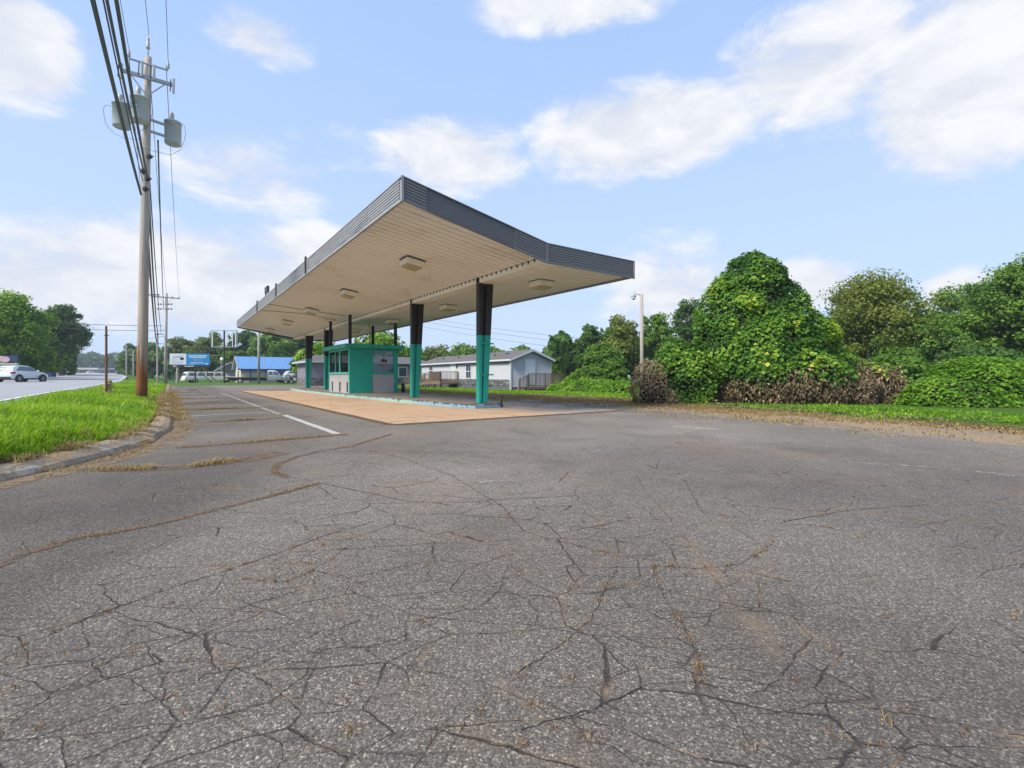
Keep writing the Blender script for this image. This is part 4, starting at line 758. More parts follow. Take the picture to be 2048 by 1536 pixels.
MB().b2((0,0,0),(5,8,2.2)).build('wall',M('house_grey_wall',(.25,.25,.25)),gh); MB().add([(-.3,-.3,2.15),(5.3,-.3,2.15),(5.3,8.3,2.15),(-.3,8.3,2.15),(2.5,-.3,4.0),(2.5,8.3,4.0)],[(0,1,4),(1,2,5,4),(2,3,5),(3,0,4,5),(3,2,1,0)]).build('roof',M_SHG,gh); MB().bar((-.3,-.34,2.15),(2.5,-.34,4.0),.06,.16).bar((5.3,-.34,2.15),(2.5,-.34,4.0),.06,.16).build('bargeboard',M_WHITE,gh)

# ------------------------------------------------------------------ signs, lamps, fence
bl=thing('billboard','roadside billboard with a white panel and a blue panel on wooden posts','billboard',AT(339,75,0),R(12))
BWD=5.7; Z0,Z1=2.95,4.70
MB().b2((-.05,.12,Z0-.05),(BWD+.05,.22,Z1+.05)).build('backing',M('billboard_back',(.10,.09,.08)),bl)
wp=MB().b2((0,.06,Z0),(2.32,.119,Z1)).build('white_panel',M('billboard_white',(.62,.66,.72),.5,.05),bl); bp=MB().b2((2.33,.06,Z0-.05),(BWD,.119,Z1)).build('blue_panel',M('billboard_blue',(.02,.21,.50),.5,.15,1.2),bl)
M_INK=M('ink_black',(.03,.03,.035)); M_INKG=M('ink_grey',(.30,.33,.40)); M_INKW=M('ink_white',(.75,.80,.85))
tx=text_mesh("RANDY'S",.36,M_INK,wp,(1.15,.055,Z1-.52),(R(90),R(-7),0)); 
MB().lathe([(.15,-.01),(.30,-.01),(.30,.01),(.15,.01)],n=24).build('round_emblem',M_INK,wp).matrix_local=Matrix.Translation((1.72,.05,Z1-.80))@Matrix.Rotation(R(90),4,'X')@Matrix.Scale(.75,4,(0,1,0))
mb=MB()
for i,(x,w_) in enumerate(((.25,.9),(.25,.6),(.2,1.5),(.2,1.9),(.2,1.7))): mb.b2((x,.054,Z1-.95-i*.17),(x+w_,.0595,Z1-.90-i*.17))
mb.build('small_print',M_INKG,wp); mb=MB()
for y,x0,w_,h in ((Z1-.42,2.65,2.6,.16),(Z1-.68,2.8,2.3,.13)):
    x=x0
    while x<x0+w_: k=random.uniform(.07,.14); mb.b2((x,.054,y+random.uniform(0,.04)),(x+k,.0595,y+h)); x+=k+.035
mb.b2((2.95,.054,Z0+.28),(4.9,.0595,Z0+.34)).b2((2.7,.054,Z0+.08),(3.6,.0595,Z0+.12)).b2((5.1,.054,Z0+.10),(5.4,.0595,Z0+.24)); mb.build('pale_lettering',M_INKW,bp)
mb=MB(); [mb.b2((x,.054,Z0+.55+random.uniform(0,.1)),(x+.16,.0595,Z0+.95-random.uniform(0,.15))) for x in (3.3,3.55,3.8,4.1,4.4)]; mb.build('picture',M('picture_grey',(.25,.30,.28),.6,.6,6),bp)
st=MB().b2((.15,.05,Z0-.42),(BWD-.1,.2,Z0-.06)).build('lower_board',M('board_black',(.02,.02,.022)),bl); mb=MB(); x=.5
for x0,k in ((.45,4),(2.1,9)):
    for i in range(k): mb.b2((x0+i*.15,.042,Z0-.3),(x0+i*.15+.1,.0495,Z0-.17))
mb.build('pale_lettering',M_INKW,st)
MB().tube([(1.0,.2,-.2),(1.05,.25,2.9)],[.24,.17],8).build('post',M_POLE2,bl); MB().tube([(3.55,.2,-.2),(3.55,.25,2.9)],.13,8).build('post',M('dark_post',(.06,.05,.045)),bl); MB().bar((3.6,.3,2.6),(5.0,2.6,.1),.13).bar((4.3,.3,2.75),(5.8,2.6,.2),.13).build('brace',M('yellow_brace',(.42,.33,.18)),bl)
ef=thing('sign_frame','empty white sign frame on a dark pole in front of the blue roofed building','sign frame',AT(448.5,72,.0)); M_FRW=M('frame_white',(.62,.63,.62),.5)
zb,zt_=ZP(694.5,72),ZP(660.5,72); xs=[(p-448.5)/F*72 for p in (422.5,474.7)]
MB().tube([(0,0,-.2),(0,0,zt_)],.12,8).build('pole',M('dark_brown_pole',(.035,.022,.02)),ef)
mb=MB().b2((xs[0],-.06,zb),(xs[1],.06,zb+.10)).b2((xs[0],-.06,zt_-.1),(xs[1],.06,zt_)).b2((xs[0],-.06,zb+.101),(xs[0]+.1,.06,zt_-.101)).b2((xs[1]-.1,-.06,zb+.101),(xs[1],.06,zt_-.101)); mb.build('frame',M('frame_grey',(.30,.32,.33)),ef); [MB().b2(((p-448.5)/F*72-.05,-.04,zb+.101),((p-448.5)/F*72+.05,.04,zt_-.101)).build('upright',M_FRW,ef) for p in (425,453,465,471)]
gp=thing('steel_pole','plain grey round pole standing before the flatbed truck, its top behind the canopy','pole',AT(517.5,68,0)); MB().tube([(0,0,-.2),(0,0,9.0)],[.19,.14],12).build('pole_shaft',M('bare_grey_pole',(.33,.31,.28),.8,.2,3),gp,True); MB().lathe([(.30,0),(.30,.05),(.2,.08)],n=12).build('base_flange',M_DK,gp)
gl_=thing('globe_lamp','thin lamp post with a white globe left of the empty sign frame pole','lamp post',AT(442.5,84,0)); MB().tube([(0,0,0),(0,0,4.1)],.07,8).build('post',M_STEEL,gl_); MB().lathe([(.05,3.95),(.22,4.05),(.30,4.25),(.22,4.45),(.05,4.55)],(.1,0,-.1),12).build('globe',M('globe_white',(.75,.75,.75),.3),gl_,True)
ls=thing('street_lamp','grey wooden light pole with a hooked lamp left of the vine mound','street lamp',AT(1285,24.5,0.0)); ZT=ZP(588,24.5)
MB().tube([(0,0,-.1),(-.03,0,2.5),(-.05,0,ZT)],[.115,.10,.085],14).build('pole_shaft',M_POLE2,ls,True); hd=MB().tube([(-.05,0,ZT-.12),(-.2,-.02,ZT-.02),(-.33,-.03,ZT),(-.42,-.04,ZT-.03)],.022,8).build('arm',M_STEEL,ls,True)
MB().lathe([(.03,.22),(.05,.20),(.06,.10),(.13,.04),(.14,.0),(.12,-.02)],(-.47,-.04,ZT-.12),14).tube([(-.44,-.04,ZT+.03),(-.44,-.04,ZT+.14)],.02,6).build('lamp_head',M('lamp_grey',(.36,.42,.42),.4),ls,True); MB().lathe([(.10,-.02),(.11,-.09),(.07,-.17),(.02,-.19)],(-.47,-.04,ZT-.12),14).build('lamp_glass',M('lamp_glass',(.55,.58,.55),.25),ls,True)
fe=thing('plank_fence','dark plank fence with a green wire panel behind the billboard post','fence',AT(341,80,0),R(8)); mb=MB(); [mb.b2((.9,-.02,.35+i*.34),(3.2,.02,.52+i*.34)) for i in range(4)]; mb.build('plank',M('dark_plank',(.07,.055,.045)),fe); mb=MB(); [mb.b2((x,-.05,0),(x+.12,.05,1.75)) for x in (.8,2.0,3.2)]; mb.build('post',M('fence_post',(.18,.15,.12)),fe); mb=MB(); [mb.b2((i*.13,-.01,.0),(i*.13+.04,.01,1.15)) for i in range(7)]; mb.build('wire_panel',M('green_wire',(.05,.13,.12)),fe)
s2=thing('roadside_sign','dark blue roadside sign with pale lettering and a round emblem under the left trees','sign',AT(-8,52,.7)); MB().b2((-3.2,-.1,ZP(726,52)-.7+.12),(2.45,.1,ZP(711,52)-.7)).build('panel',M('sign_navy',(.02,.035,.09),.4,.3,2),s2)
z=ZP(719,52)-.7; mb=MB(); [mb.b2((-1.9,-.118,z-.35+i*.2),(.55+.1*i,-.1005,z-.28+i*.2)) for i in range(4)]; mb.build('pale_lettering',M_INKW,s2); em=MB().lathe([(.45,-.01),(.55,-.01),(.55,.01),(.45,.01)],n=20).build('round_emblem',M('emblem_pink',(.45,.28,.33)),s2); em.matrix_local=Matrix.Translation((1.1,-.12,z))@Matrix.Rotation(R(90),4,'X')@Matrix.Scale(.6,4,(0,1,0)); MB().b2((-3.2,-.14,z-.55),(2.45,.1,z-.42)).build('lower_rail',M('rail_grey',(.45,.46,.46)),s2); MB().b2((-.1,-.1,-.3),(.1,.1,z-.5)).build('post',M_DK,s2)
bn=thing('blue_bin','small blue bin at the kerb under the dark oak','bin',AT(103.5,72,zroad(85)-.1)); MB().add([(-.32,-.3,0),(.32,-.3,0),(.32,.3,0),(-.32,.3,0),(-.38,-.36,.85),(.38,-.36,.85),(.38,.36,.85),(-.38,.36,.85)],[(3,2,1,0),(4,5,6,7),(0,1,5,4),(1,2,6,5),(2,3,7,6),(3,0,4,7)]).build('body',M('bin_blue',(.02,.05,.12)),bn); MB().b2((-.41,-.4,.852),(.41,.4,.93)).build('lid',M('bin_lid',(.04,.08,.16)),bn)
for px,yt,d,lab in ((233,703,170,'slim grey pole beside the road just past the thin brown post'),(253,690,120,'grey wooden pole left of the roadside trees'),(267,700,110,'pale pole among the trees just left of the transformer pole')):
    p=thing('distant_pole',lab,'utility pole',AT(px,d,1.0)); MB().tube([(0,0,-1),(0,0,ZP(yt,d)-1)],.17,8).build('pole_shaft',M_POLE2,p); MB().bar((-1,0,ZP(yt,d)-2.2),(1,.3,ZP(yt,d)-2.2),.12).build('crossarm',M_POLE2,p)

# ------------------------------------------------------------------ vehicles (local +y forward, +x right)
M_TYRE=M('tyre_rubber',(.016,.016,.017),.8); M_RIM=M('alloy_rim',(.50,.51,.53),.3,.1,6,metal=.5); M_CARG=M('car_glass',(.07,.10,.11),.06,.2,2,spec=.9); M_RED=M('tail_lamp_red',(.38,.012,.012),.25); M_PLAS=M('black_plastic',(.02,.02,.021),.6)
def wheels(par,xs_,ys_,r,w=.2):
    for y in ys_:
        for x in xs_:
            s_=1 if x>0 else -1
            wh=MB(); wh.tube([(x-s_*w/2,y,r),(x-s_*w*.35,y,r),(x+s_*w*.35,y,r),(x+s_*w/2,y,r)],[r*.93,r,r,r*.93],20); o_=wh.build('wheel',M_TYRE,par,False)
            mb=MB(); mb.tube([(x+s_*(w/2+.002),y,r),(x+s_*(w/2+.012),y,r)],[r*.66,r*.6],18)
            rm=mb.build('rim',M_RIM,o_); mb=MB()
            for k in range(5): a=2*PI*k/5; mb.box((x+s_*(w/2+.016),y+math.cos(a)*r*.45,r+math.sin(a)*r*.45),(.006,r*.16,r*.16))
            mb.build('rim_opening',M_PLAS,o_)
def car(name,label,loc,head,paint,L=4.3,Wd=1.77,H=1.6,group=None,detail=True,kind='suv'):
    root=thing(name,label,'car',loc,R(head-90),group); k=L/4.3; h=H/1.6; w=Wd/2
    lower=[(.08,.30,w*.93),(.0,.48,w*.96),(.02,.80,w),(.12,1.02,w*.97),(.5,1.06,w*.96),(2.0,1.03,w*.97),(3.0,1.0,w*.95),(3.7,.92,w*.90),(4.15,.74,w*.82),(4.28,.52,w*.80),(4.22,.28,w*.84)]
    MB().prism([(y*k,z*h,x) for y,z,x in lower],0).build('body',paint,root,True,.07,3)
    top=[(.18,1.02,w*.9),(.48,1.46,w*.74),(.75,1.56,w*.72),(1.4,1.60,w*.72),(2.05,1.56,w*.72),(2.5,1.40,w*.74),(3.12,1.0,w*.86)]
    ro=MB().prism([(y*k,z*h,x) for y,z,x in top],0).build('cabin',paint,root,True,.05,3)
    for s_ in (-1,1):
        def q(y,z): 
            f=(z-1.02)/.54; return (s_*(w*.90-(w*.90-w*.735)*f+.012)*1.0,y*k,z*h)
        for nm,pl in (('side_window',[(.62,1.10),(1.72,1.08),(1.68,1.50),(1.05,1.50)]),('side_window',[(1.78,1.08),(2.86,1.07),(2.32,1.42),(1.75,1.50)])):
            a=[q(*p) for p in pl]; b=[(x-s_*.02,y,z) for x,y,z in a]; MB().add(a+b,[(0,1,2,3),(7,6,5,4),(0,4,5,1),(1,5,6,2),(2,6,7,3),(3,7,4,0)]).build(nm,M_CARG,ro)
        if detail:
            MB().b2((s_*w*.82,.0*k,.80*h),(s_*w*1.005,.42*k,.98*h)).build('tail_lamp',M_RED,root,bevel=.03); MB().box((s_*(w+.08),2.75*k,1.08*h),(.16,.10,.13)).build('mirror',paint,root,bevel=.03)
            MB().b2((s_*w*.55,4.05*k,.62*h),(s_*w*.80,4.24*k,.76*h)).build('headlight',M('headlight_clear',(.6,.62,.65),.1),root)
            mb=MB(); [mb.tube([(s_*(w-.02),y*k,.345),(s_*(w+.012),y*k,.345)],.42,20) for y in (.82,3.43)]; mb.b2((s_*(w-.03),1.0*k,.24),(s_*(w+.008),3.2*k,.36)); mb.build('sill_and_arch',M_PLAS,root)
    a=[(-w*.72,.21*k,1.10*h),(w*.72,.21*k,1.10*h),(w*.66,.47*k,1.47*h),(-w*.66,.47*k,1.47*h)]; b=[(x,y-.02,z+.01) for x,y,z in a]; MB().add(a+b,[(0,3,2,1),(4,5,6,7),(0,1,5,4),(1,2,6,5),(2,3,7,6),(3,0,4,7)]).build('rear_window',M_CARG,ro)
    a=[(-w*.74,3.06*k,1.06*h),(w*.74,3.06*k,1.06*h),(w*.66,2.5*k,1.42*h),(-w*.66,2.5*k,1.42*h)]; b=[(x,y+.02,z+.015) for x,y,z in a]; MB().add(a+b,[(0,1,2,3),(7,6,5,4),(0,4,5,1),(1,5,6,2),(2,6,7,3),(3,7,4,0)]).build('windscreen',M_CARG,ro)
    if detail: MB().b2((-w*.9,-.03,.26*h),(w*.9,.1*k,.52*h)).build('rear_bumper',M_PLAS,root,bevel=.03)
    wheels(root,(-(w-.10),w-.10),(.82*k,3.43*k),.345); return root
M_SILV=M('pale_silver_paint',(.70,.74,.76),.25,.04,2,spec=.7); M_WPNT=M('white_car_paint',(.72,.72,.72),.3,.05,2,spec=.6); M_DPNT=M('dark_car_paint',(.03,.032,.036),.25,.2,2,spec=.7)
car('parked_car','pale silver hatchback driving on the road under the left trees',(-47.55,44.2,float(zroad(48))+.045),97,M_SILV)
car('distant_car','small white car far down the road before the low brown building',AT(174,290,ZP(747,290)),60,M_WPNT,4.6,1.9,1.5,None,False)
car('distant_car','small dark car far down the road next to the thin brown post',AT(205,250,ZP(747,250)),120,M_DPNT,4.6,1.9,1.6,None,False)
# white limousine
lm=thing('stretch_limousine','long white sport utility limousine parked behind the billboard','limousine',AT(366,79,-.02),R(53-90)); LW=1.0; LL=8.6
MB().prism([(0,.45,LW),(.0,.95,LW),(.15,1.08,LW*.98),(6.9,1.08,LW*.98),(8.3,1.0,LW*.92),(8.6,.75,LW*.9),(8.55,.4,LW*.9)],0).build('body',M_WPNT,lm,True,.06,2); ro=MB().prism([(.1,1.05,LW*.93),(.35,1.80,LW*.82),(.7,1.88,LW*.8),(5.6,1.88,LW*.8),(6.0,1.80,LW*.8),(6.9,1.06,LW*.9)],0).build('cabin',M_WPNT,lm,True,.05,2)
for s_ in (-1,1):
    for y0,y1 in ((.6,1.7),(1.9,3.0),(3.2,4.3),(4.5,5.5),(5.65,6.2)):
        a=[(s_*(LW*.915),y0,1.18),(s_*LW*.915,y1,1.18),(s_*LW*.84,y1-.05,1.70),(s_*LW*.84,y0+.05,1.70)]; b=[(x-s_*.03,y,z) for x,y,z in a]; MB().add(a+b,[(0,1,2,3),(7,6,5,4),(0,4,5,1),(1,5,6,2),(2,6,7,3),(3,7,4,0)]).build('side_window',M_CARG,ro)
    MB().b2((s_*.9,-.02,.80),(s_*1.004,.06,.98)).build('tail_lamp',M_RED,lm)
MB().b2((-.7,.12,1.25),(.7,.2,1.62)).build('rear_window',M_CARG,ro); MB().b2((-1.0,-.10,.42),(1.0,.02,.66)).build('rear_bumper',M('bumper_grey',(.5,.5,.51)),lm); wheels(lm,(-.88,.88),(1.5,7.0),.40,.26)
def flatbed(label,loc,head,cabmat,bedlen,bedz,load=False,cab=True,cat='tow truck'):
    r=thing('flatbed_truck',label,cat,loc,R(head-90)); L=bedlen; HWc=1.15
    MB().b2((-HWc,0,bedz),(HWc,L,bedz+.14)).b2((-HWc,0,bedz+.141),(-HWc+.06,L,bedz+.24)).b2((HWc-.06,0,bedz+.141),(HWc,L,bedz+.24)).build('flat_bed',M('bed_dark',(.05,.05,.055)) if not load else M('bed_steel',(.25,.25,.25)),r); MB().b2((-.4,.3,bedz-.30),(.4,L+1,bedz-.002)).build('chassis',M_PLAS,r)
    if not cab: wheels(r,(-.92,.92),(L*.35,L*.52),.36,.24); return r
    MB().b2((-HWc,L-.1,bedz+.141),(HWc,L,bedz+1.35)).build('headboard',M_PLAS,r)
    MB().prism([(L+.15,.45,HWc*.92),(L+.15,1.30,HWc*.92),(L+1.9,1.30,HWc*.90),(L+2.3,1.22,HWc*.85),(L+3.0,1.05,HWc*.80),(L+3.1,.5,HWc*.8)],0).build('cab_body',cabmat,r,True,.06,2)
    cb=MB().prism([(L+.18,1.28,HWc*.90),(L+.25,2.02,HWc*.76),(L+.5,2.10,HWc*.74),(L+1.3,2.08,HWc*.74),(L+1.55,1.98,HWc*.75),(L+2.15,1.27,HWc*.86)],0).build('cab',M_WPNT,r,True,.05,2)
    for s_ in (-1,1):
        for y0,y1,y2 in ((L+.35,L+.95,L+.95),(L+1.05,L+1.85,L+1.5)):
            a=[(s_*HWc*.895,y0,1.36),(s_*HWc*.895,y1,1.36),(s_*HWc*.80,y2,1.93),(s_*HWc*.80,y0+.03,1.93)]; b=[(x-s_*.03,y,z) for x,y,z in a]; MB().add(a+b,[(0,1,2,3),(7,6,5,4),(0,4,5,1),(1,5,6,2),(2,6,7,3),(3,7,4,0)]).build('side_window',M_CARG,cb)
        MB().box((s_*(HWc+.12),L+1.75,1.5),(.18,.12,.30)).build('mirror',M_PLAS,r)
    wheels(r,(-.92,.92),(L*.35,L+2.3),.42,.28); return r
flatbed('flatbed tow truck with an empty black bed and white cab beside the grey pole',AT(452,75.0,-.02),27,M('cab_silver',(.42,.43,.45),.35),5.6,.75)
flatbed('steel flatbed trailer with cars on it before the blue roofed building',AT(549,71,-.02),20,M_WPNT,4.6,.55,True,False,'trailer')
c1=car('loaded_car','white sedan riding on the steel flatbed trailer',AT(566.5,71.8,.70),20,M_WPNT,3.9,1.7,1.25,None,False); c2=car('loaded_car','dark damaged car at the rear edge of the steel flatbed trailer',AT(583,69.5,.30),12,M_DPNT,3.4,1.7,1.25,None,False)
car('lot_car','white car mostly hidden behind the far teal column',AT(602,80,0),25,M_WPNT,4.3,1.75,1.4,None,False)
# low buildings down the road
lb=thing('strip_mall','long low tan building with a pale roof at the far end of the road','building',AT(128,330,2.6),R(10)); MB().b2((0,0,0),(21,12,3.0)).build('wall',M('tan_brick',(.33,.25,.18),.9,.25,1),lb); MB().b2((-.5,-1.5,3.0),(21.5,12.5,4.3)).build('roof',M('pale_flat_roof',(.50,.48,.45)),lb); mb=MB(); [mb.b2((1.5+i*4,-.06,.3),(4.2+i*4,-.001,2.4)) for i in range(5)]; mb.build('shop_window',M_WGL,lb)
lb=thing('brick_store','low red brick store with a white roof edge behind the thin brown post','building',AT(212,345,2.6),R(20)); MB().b2((-10,0,0),(11,10,3.4)).build('wall',M('red_brick',(.30,.15,.10),.9,.25,1),lb); MB().b2((-10.3,-1,3.4),(11.3,10.3,4.2)).build('roof',M('store_roof',(.45,.44,.43)),lb); mb=MB(); [mb.b2((-9+i*4,-.06,.3),(-6.4+i*4,-.001,2.6)) for i in range(5)]; mb.build('shop_window',M_WGL,lb)

# ------------------------------------------------------------------ trees
M_BARK=M('tree_bark',(.10,.08,.06),.95,.4,6,.5,stretch=(3,3,.6)); M_BARKP=M('pale_bark',(.36,.33,.28),.9,.3,5,.4,stretch=(3,3,.6))
LM={'mid':leaf_mat('mid_green_leaves',[(0,(0.040,0.091,0.016)),(.4,(0.091,0.182,0.026)),(.75,(0.167,0.280,0.039)),(1,(0.295,0.390,0.065))],.35,.6,.15),
    'dark':leaf_mat('dark_green_leaves',[(0,(0.029,0.064,0.018)),(.4,(0.061,0.123,0.029)),(.75,(0.115,0.203,0.045)),(1,(0.209,0.280,0.070))],.35,.6,.15),
    'bright':leaf_mat('bright_green_leaves',[(0,(0.053,0.115,0.014)),(.4,(0.124,0.236,0.023)),(.75,(0.225,0.356,0.037)),(1,(0.379,0.460,0.069))],.38,.6,.15),
    'olive':leaf_mat('olive_leaves',[(0,(0.057,0.083,0.016)),(.4,(0.128,0.167,0.030)),(.75,(0.219,0.253,0.048)),(1,(0.355,0.345,0.092))],.35,.6,.15),
    'far':leaf_mat('far_wood_leaves',[(0,(0.039,0.081,0.035)),(.5,(0.077,0.138,0.053)),(1,(0.142,0.200,0.077))],.3,.6,.15)}
def crown_pts(c,rx,ry,rz,ncl,nl,clr,seed,flat=.35,shell=.45,low=-.75):
    r=np.random.default_rng(seed); C=[]
    d=unit(r.normal(size=(ncl*3,3))); d=d[d[:,2]>low][:ncl]; rad=r.random(len(d))**shell
    lump=1+.28*np.array([mnoise.noise((a[0]*1.9+seed,a[1]*1.9,a[2]*1.9-seed)) for a in d])
    C=d*rad[:,None]*lump[:,None]*np.array([rx,ry,rz]); wide=np.clip(1.05-.35*np.clip(d[:,2],0,1),.5,1.1); C[:,:2]*=wide[:,None]
    cr=clr*r.uniform(.55,1.25,len(d)); idx=r.integers(0,len(d),nl); q=r.normal(size=(nl,3)); q=q/np.linalg.norm(q,axis=1,keepdims=True)*(r.random((nl,1))**.5); q[:,2]*=.62
    P=C[idx]+q*cr[idx][:,None]; N=unit(q)*.8+np.array([0,0,.55])+r.normal(size=(nl,3))*.5
    crnd=r.random(len(d)); rnd=np.clip(.30+.40*crnd[idx]+r.normal(0,.17,nl)+.0*q[:,2],0,1)
    return P+np.array(c),N,rnd,C+np.array(c)
def tree(name,label,loc,h,rx,col='mid',nl=9000,leaf=.3,base=.22,ry=None,ncl=70,clr=None,seed=1,group=None,cat='tree',bark=None,shell=.45,trunk=True,tr=None):
    t=thing(name,label,cat,loc,0,group); ry=ry or rx; rz=h*(1-base)/2; cz=h*base+rz
    clr=clr or rx*.32; P,N,rnd,C=crown_pts((0,0,cz),rx*.86,ry*.86,rz*.92,ncl,nl,clr,seed,shell=shell)
    P[:,2]=np.maximum(P[:,2],.05); v,f=leaves(P,N,leaf*rng.uniform(.6,1.3,nl),.75,.12,.3)
    npmesh('crown',v,f,LM[col],t,None,{'rnd':rnd})
    if trunk:
        r0=tr or max(.10,h*.022); rr=random.Random(seed); mb=MB(); top=h*.72
        mb.tube([(0,0,-.3),(rr.uniform(-.1,.1),0,h*base),(rr.uniform(-.3,.3),rr.uniform(-.2,.2),h*.5),(rr.uniform(-.5,.5),0,top)],[r0*1.25,r0,r0*.65,r0*.2],8)
        for i in range(9):
            c=C[rr.randrange(len(C))]; z0=h*rr.uniform(base*.8,.6); mb.tube([(0,0,z0),(c[0]*.5,c[1]*.5,(z0+c[2])/2+.2),(c[0],c[1],c[2])],[r0*.5,r0*.3,r0*.1],6)
        mb.build('trunk',bark or M_BARK,t,True)
    return t
def TR(name,label,px,d,ytop,pxw,col,zb=0.0,seed=1,group=None,**k):
    h=ZP(ytop,d)-zb; return tree(name,label,AT(px,d,zb),h*1.02,pxw/2*d/F,col,seed=seed,group=group,**k)
GL='trees left of the road'; GB='trees behind the billboard and blue roofed building'; GM='trees behind the pale mobile home'; GR_='trees right of the vine mound'; GC='trees between the mobile home and the vine mound'
TR('broadleaf_tree','big light green broadleaf tree at the left edge over the roadside sign',14,56,583,150,'bright',1.0,11,GL,nl=22000,leaf=.33,base=.10,ncl=170)
TR('broadleaf_tree','dark tree at the extreme left edge behind the light green one',-45,64,580,110,'dark',1.2,12,GL,nl=9000,leaf=.42,base=.12)
TR('oak_tree','dark green oak standing alone left of the road gap',122,82,606,94,'dark',1.3,13,GL,nl=18000,leaf=.36,base=.12,ncl=170,shell=.35)
TR('leafy_shrub','bright green arching shrub under the big light tree behind the silver car',82,60,694,70,'bright',1.0,14,GL,nl=6000,leaf=.34,base=.02,cat='shrub',trunk=False)
TR('leafy_shrub','small mid green shrub under the left edge of the light tree, behind the car roof',20,62,716,100,'mid',1.0,15,GL,nl=5000,leaf=.34,base=.02,cat='shrub',trunk=False)
for i,(px,d,yt,w,c,lab) in enumerate(((262,150,688,46,'dark','dark round tree just left of the transformer pole'),(306,140,677,60,'mid','mid green tree just right of the transformer pole'),(362,125,671,66,'olive','airy olive tree with sky showing through above the white billboard panel'),(425,120,664,80,'olive','airy olive tree above the empty sign frame'),(390,105,705,90,'dark','dark undergrowth tree directly behind the billboard'),(492,115,660,90,'dark','dark green tree behind the left gable of the blue roofed building'),(548,112,652,92,'mid','mid green tree behind the middle of the blue roof'),(600,120,650,90,'dark','dark tree behind the right end of the blue roof'),(455,108,700,60,'mid','lower green tree between the sign frame and the grey house'),(285,150,715,50,'mid','low tree hiding the foot of the trees behind the transformer pole'))):
    TR('roadside_tree',lab,px,d,yt,w,c,0.0,30+i,GB,nl=6500,leaf=.62 if c!='olive' else .5,base=.06 if c!='olive' else .2,ncl=60 if c!='olive' else 46,shell=.4)
TR('vine_covered_tree','bright large leaved vine covered tree, taller right hump behind the grey building roof',762,72,666,150,'bright',0,51,GM,nl=9000,leaf=.62,base=.0,ncl=90,trunk=False)
TR('vine_covered_tree','bright large leaved vine covered tree, lower left hump beside the far teal column',640,70,684,110,'bright',0,52,GM,nl=7000,leaf=.62,base=.0,ncl=80,trunk=False)
TR('vine_covered_tree','smaller leafy hump at the right end of the vines, next to the second teal column',828,76,694,70,'mid',0,53,GM,nl=5000,leaf=.5,base=.0,trunk=False)
for i,(px,d,yt,w,c,lab) in enumerate(((872,105,690,80,'olive','olive green tree behind the left end of the mobile home roof'),(930,100,688,90,'mid','mid green tree above the middle of the mobile home roof'),(1000,105,700,80,'mid','green treetop just right of the nearest column above the mobile home'),(1062,110,706,80,'dark','dark treetop behind the gable of the mobile home'))):
    TR('background_tree',lab,px,d,yt,w,c,0,60+i,GM,nl=6000,leaf=.55,base=.05)
for i,(px,d,yt,w,c,lab) in enumerate(((1125,72,706,70,'mid','low tree just right of the mobile home gable'),(1181,62,647,66,'dark','slender airy tree with sky through its crown, right of the mobile home'),(1243,56,630,100,'olive','broad olive tree left of the grey light pole'),(1313,58,622,76,'mid','mid green tree right behind the grey light pole'),(1385,60,598,100,'dark','dark tall tree touching the left shoulder of the vine mound'),(1350,50,672,80,'mid','lower green tree behind the left foot of the vine mound'),(1205,50,690,90,'mid','lower green tree below the slender airy tree'))):
    TR('background_tree',lab,px,d,yt,w,c,0,70+i,GC,nl=13000,leaf=.28,base=.08,ncl=110,shell=.35 if i==1 else .45)
for i,(px,d,yt,w,c,lab) in enumerate(((1190,42,732,60,'mid','small round shrub left of two in the green strip by the mobile home'),(1232,41,722,50,'mid','small taller shrub near the foot of the grey light pole'),(1160,46,742,50,'bright','low bright shrub just right of the wooden side deck'))):
    TR('round_shrub',lab,px,d,yt,w,c,0,80+i,'shrubs by the mobile home',nl=4500,leaf=.2,base=.0,cat='shrub',trunk=False)
TR('sycamore_tree','olive sycamore with pale limbs showing, right behind the vine mound',1742,38,548,215,'olive',0,91,GR_,nl=26000,leaf=.21,base=.10,ncl=150,bark=M_BARKP,shell=.4)
TR('broadleaf_tree','mid green tree right of the olive sycamore',1838,36,612,190,'mid',0,92,GR_,nl=20000,leaf=.20,base=.05,ncl=120)
TR('broadleaf_tree','dark grey green tree leaning left of the tallest tree at the right edge',1915,44,572,170,'mid',0,93,GR_,nl=20000,leaf=.21,base=.08,ncl=130)
TR('broadleaf_tree','tallest mid green tree cut by the right edge of the photo',2035,34,500,190,'mid',0,94,GR_,nl=30000,leaf=.22,base=.06,ncl=170,ry=3.6)
TR('broadleaf_tree','dark green tree outside the right edge behind the bright mound',2130,32,540,180,'dark',0,95,GR_,nl=10000,leaf=.3,base=.05)
TR('understory_tree','dark understory tree low behind the bright vine mound at the right',1965,28,690,150,'dark',0,96,GR_,nl=9000,leaf=.22,base=.02)
TR('understory_tree','low mid green tree in the dark gap between vine mound and bright mound',1800,30,700,150,'mid',0,97,GR_,nl=9000,leaf=.22,base=.02)
TR('understory_tree','dark low tree filling the gap behind the dead vines right end',1880,34,675,150,'dark',0,98,GR_,nl=9000,leaf=.24,base=.02)
TR('understory_tree','green tree behind the right shoulder of the vine mound',1670,40,640,110,'mid',0,99,GR_,nl=9000,leaf=.26,base=.05)
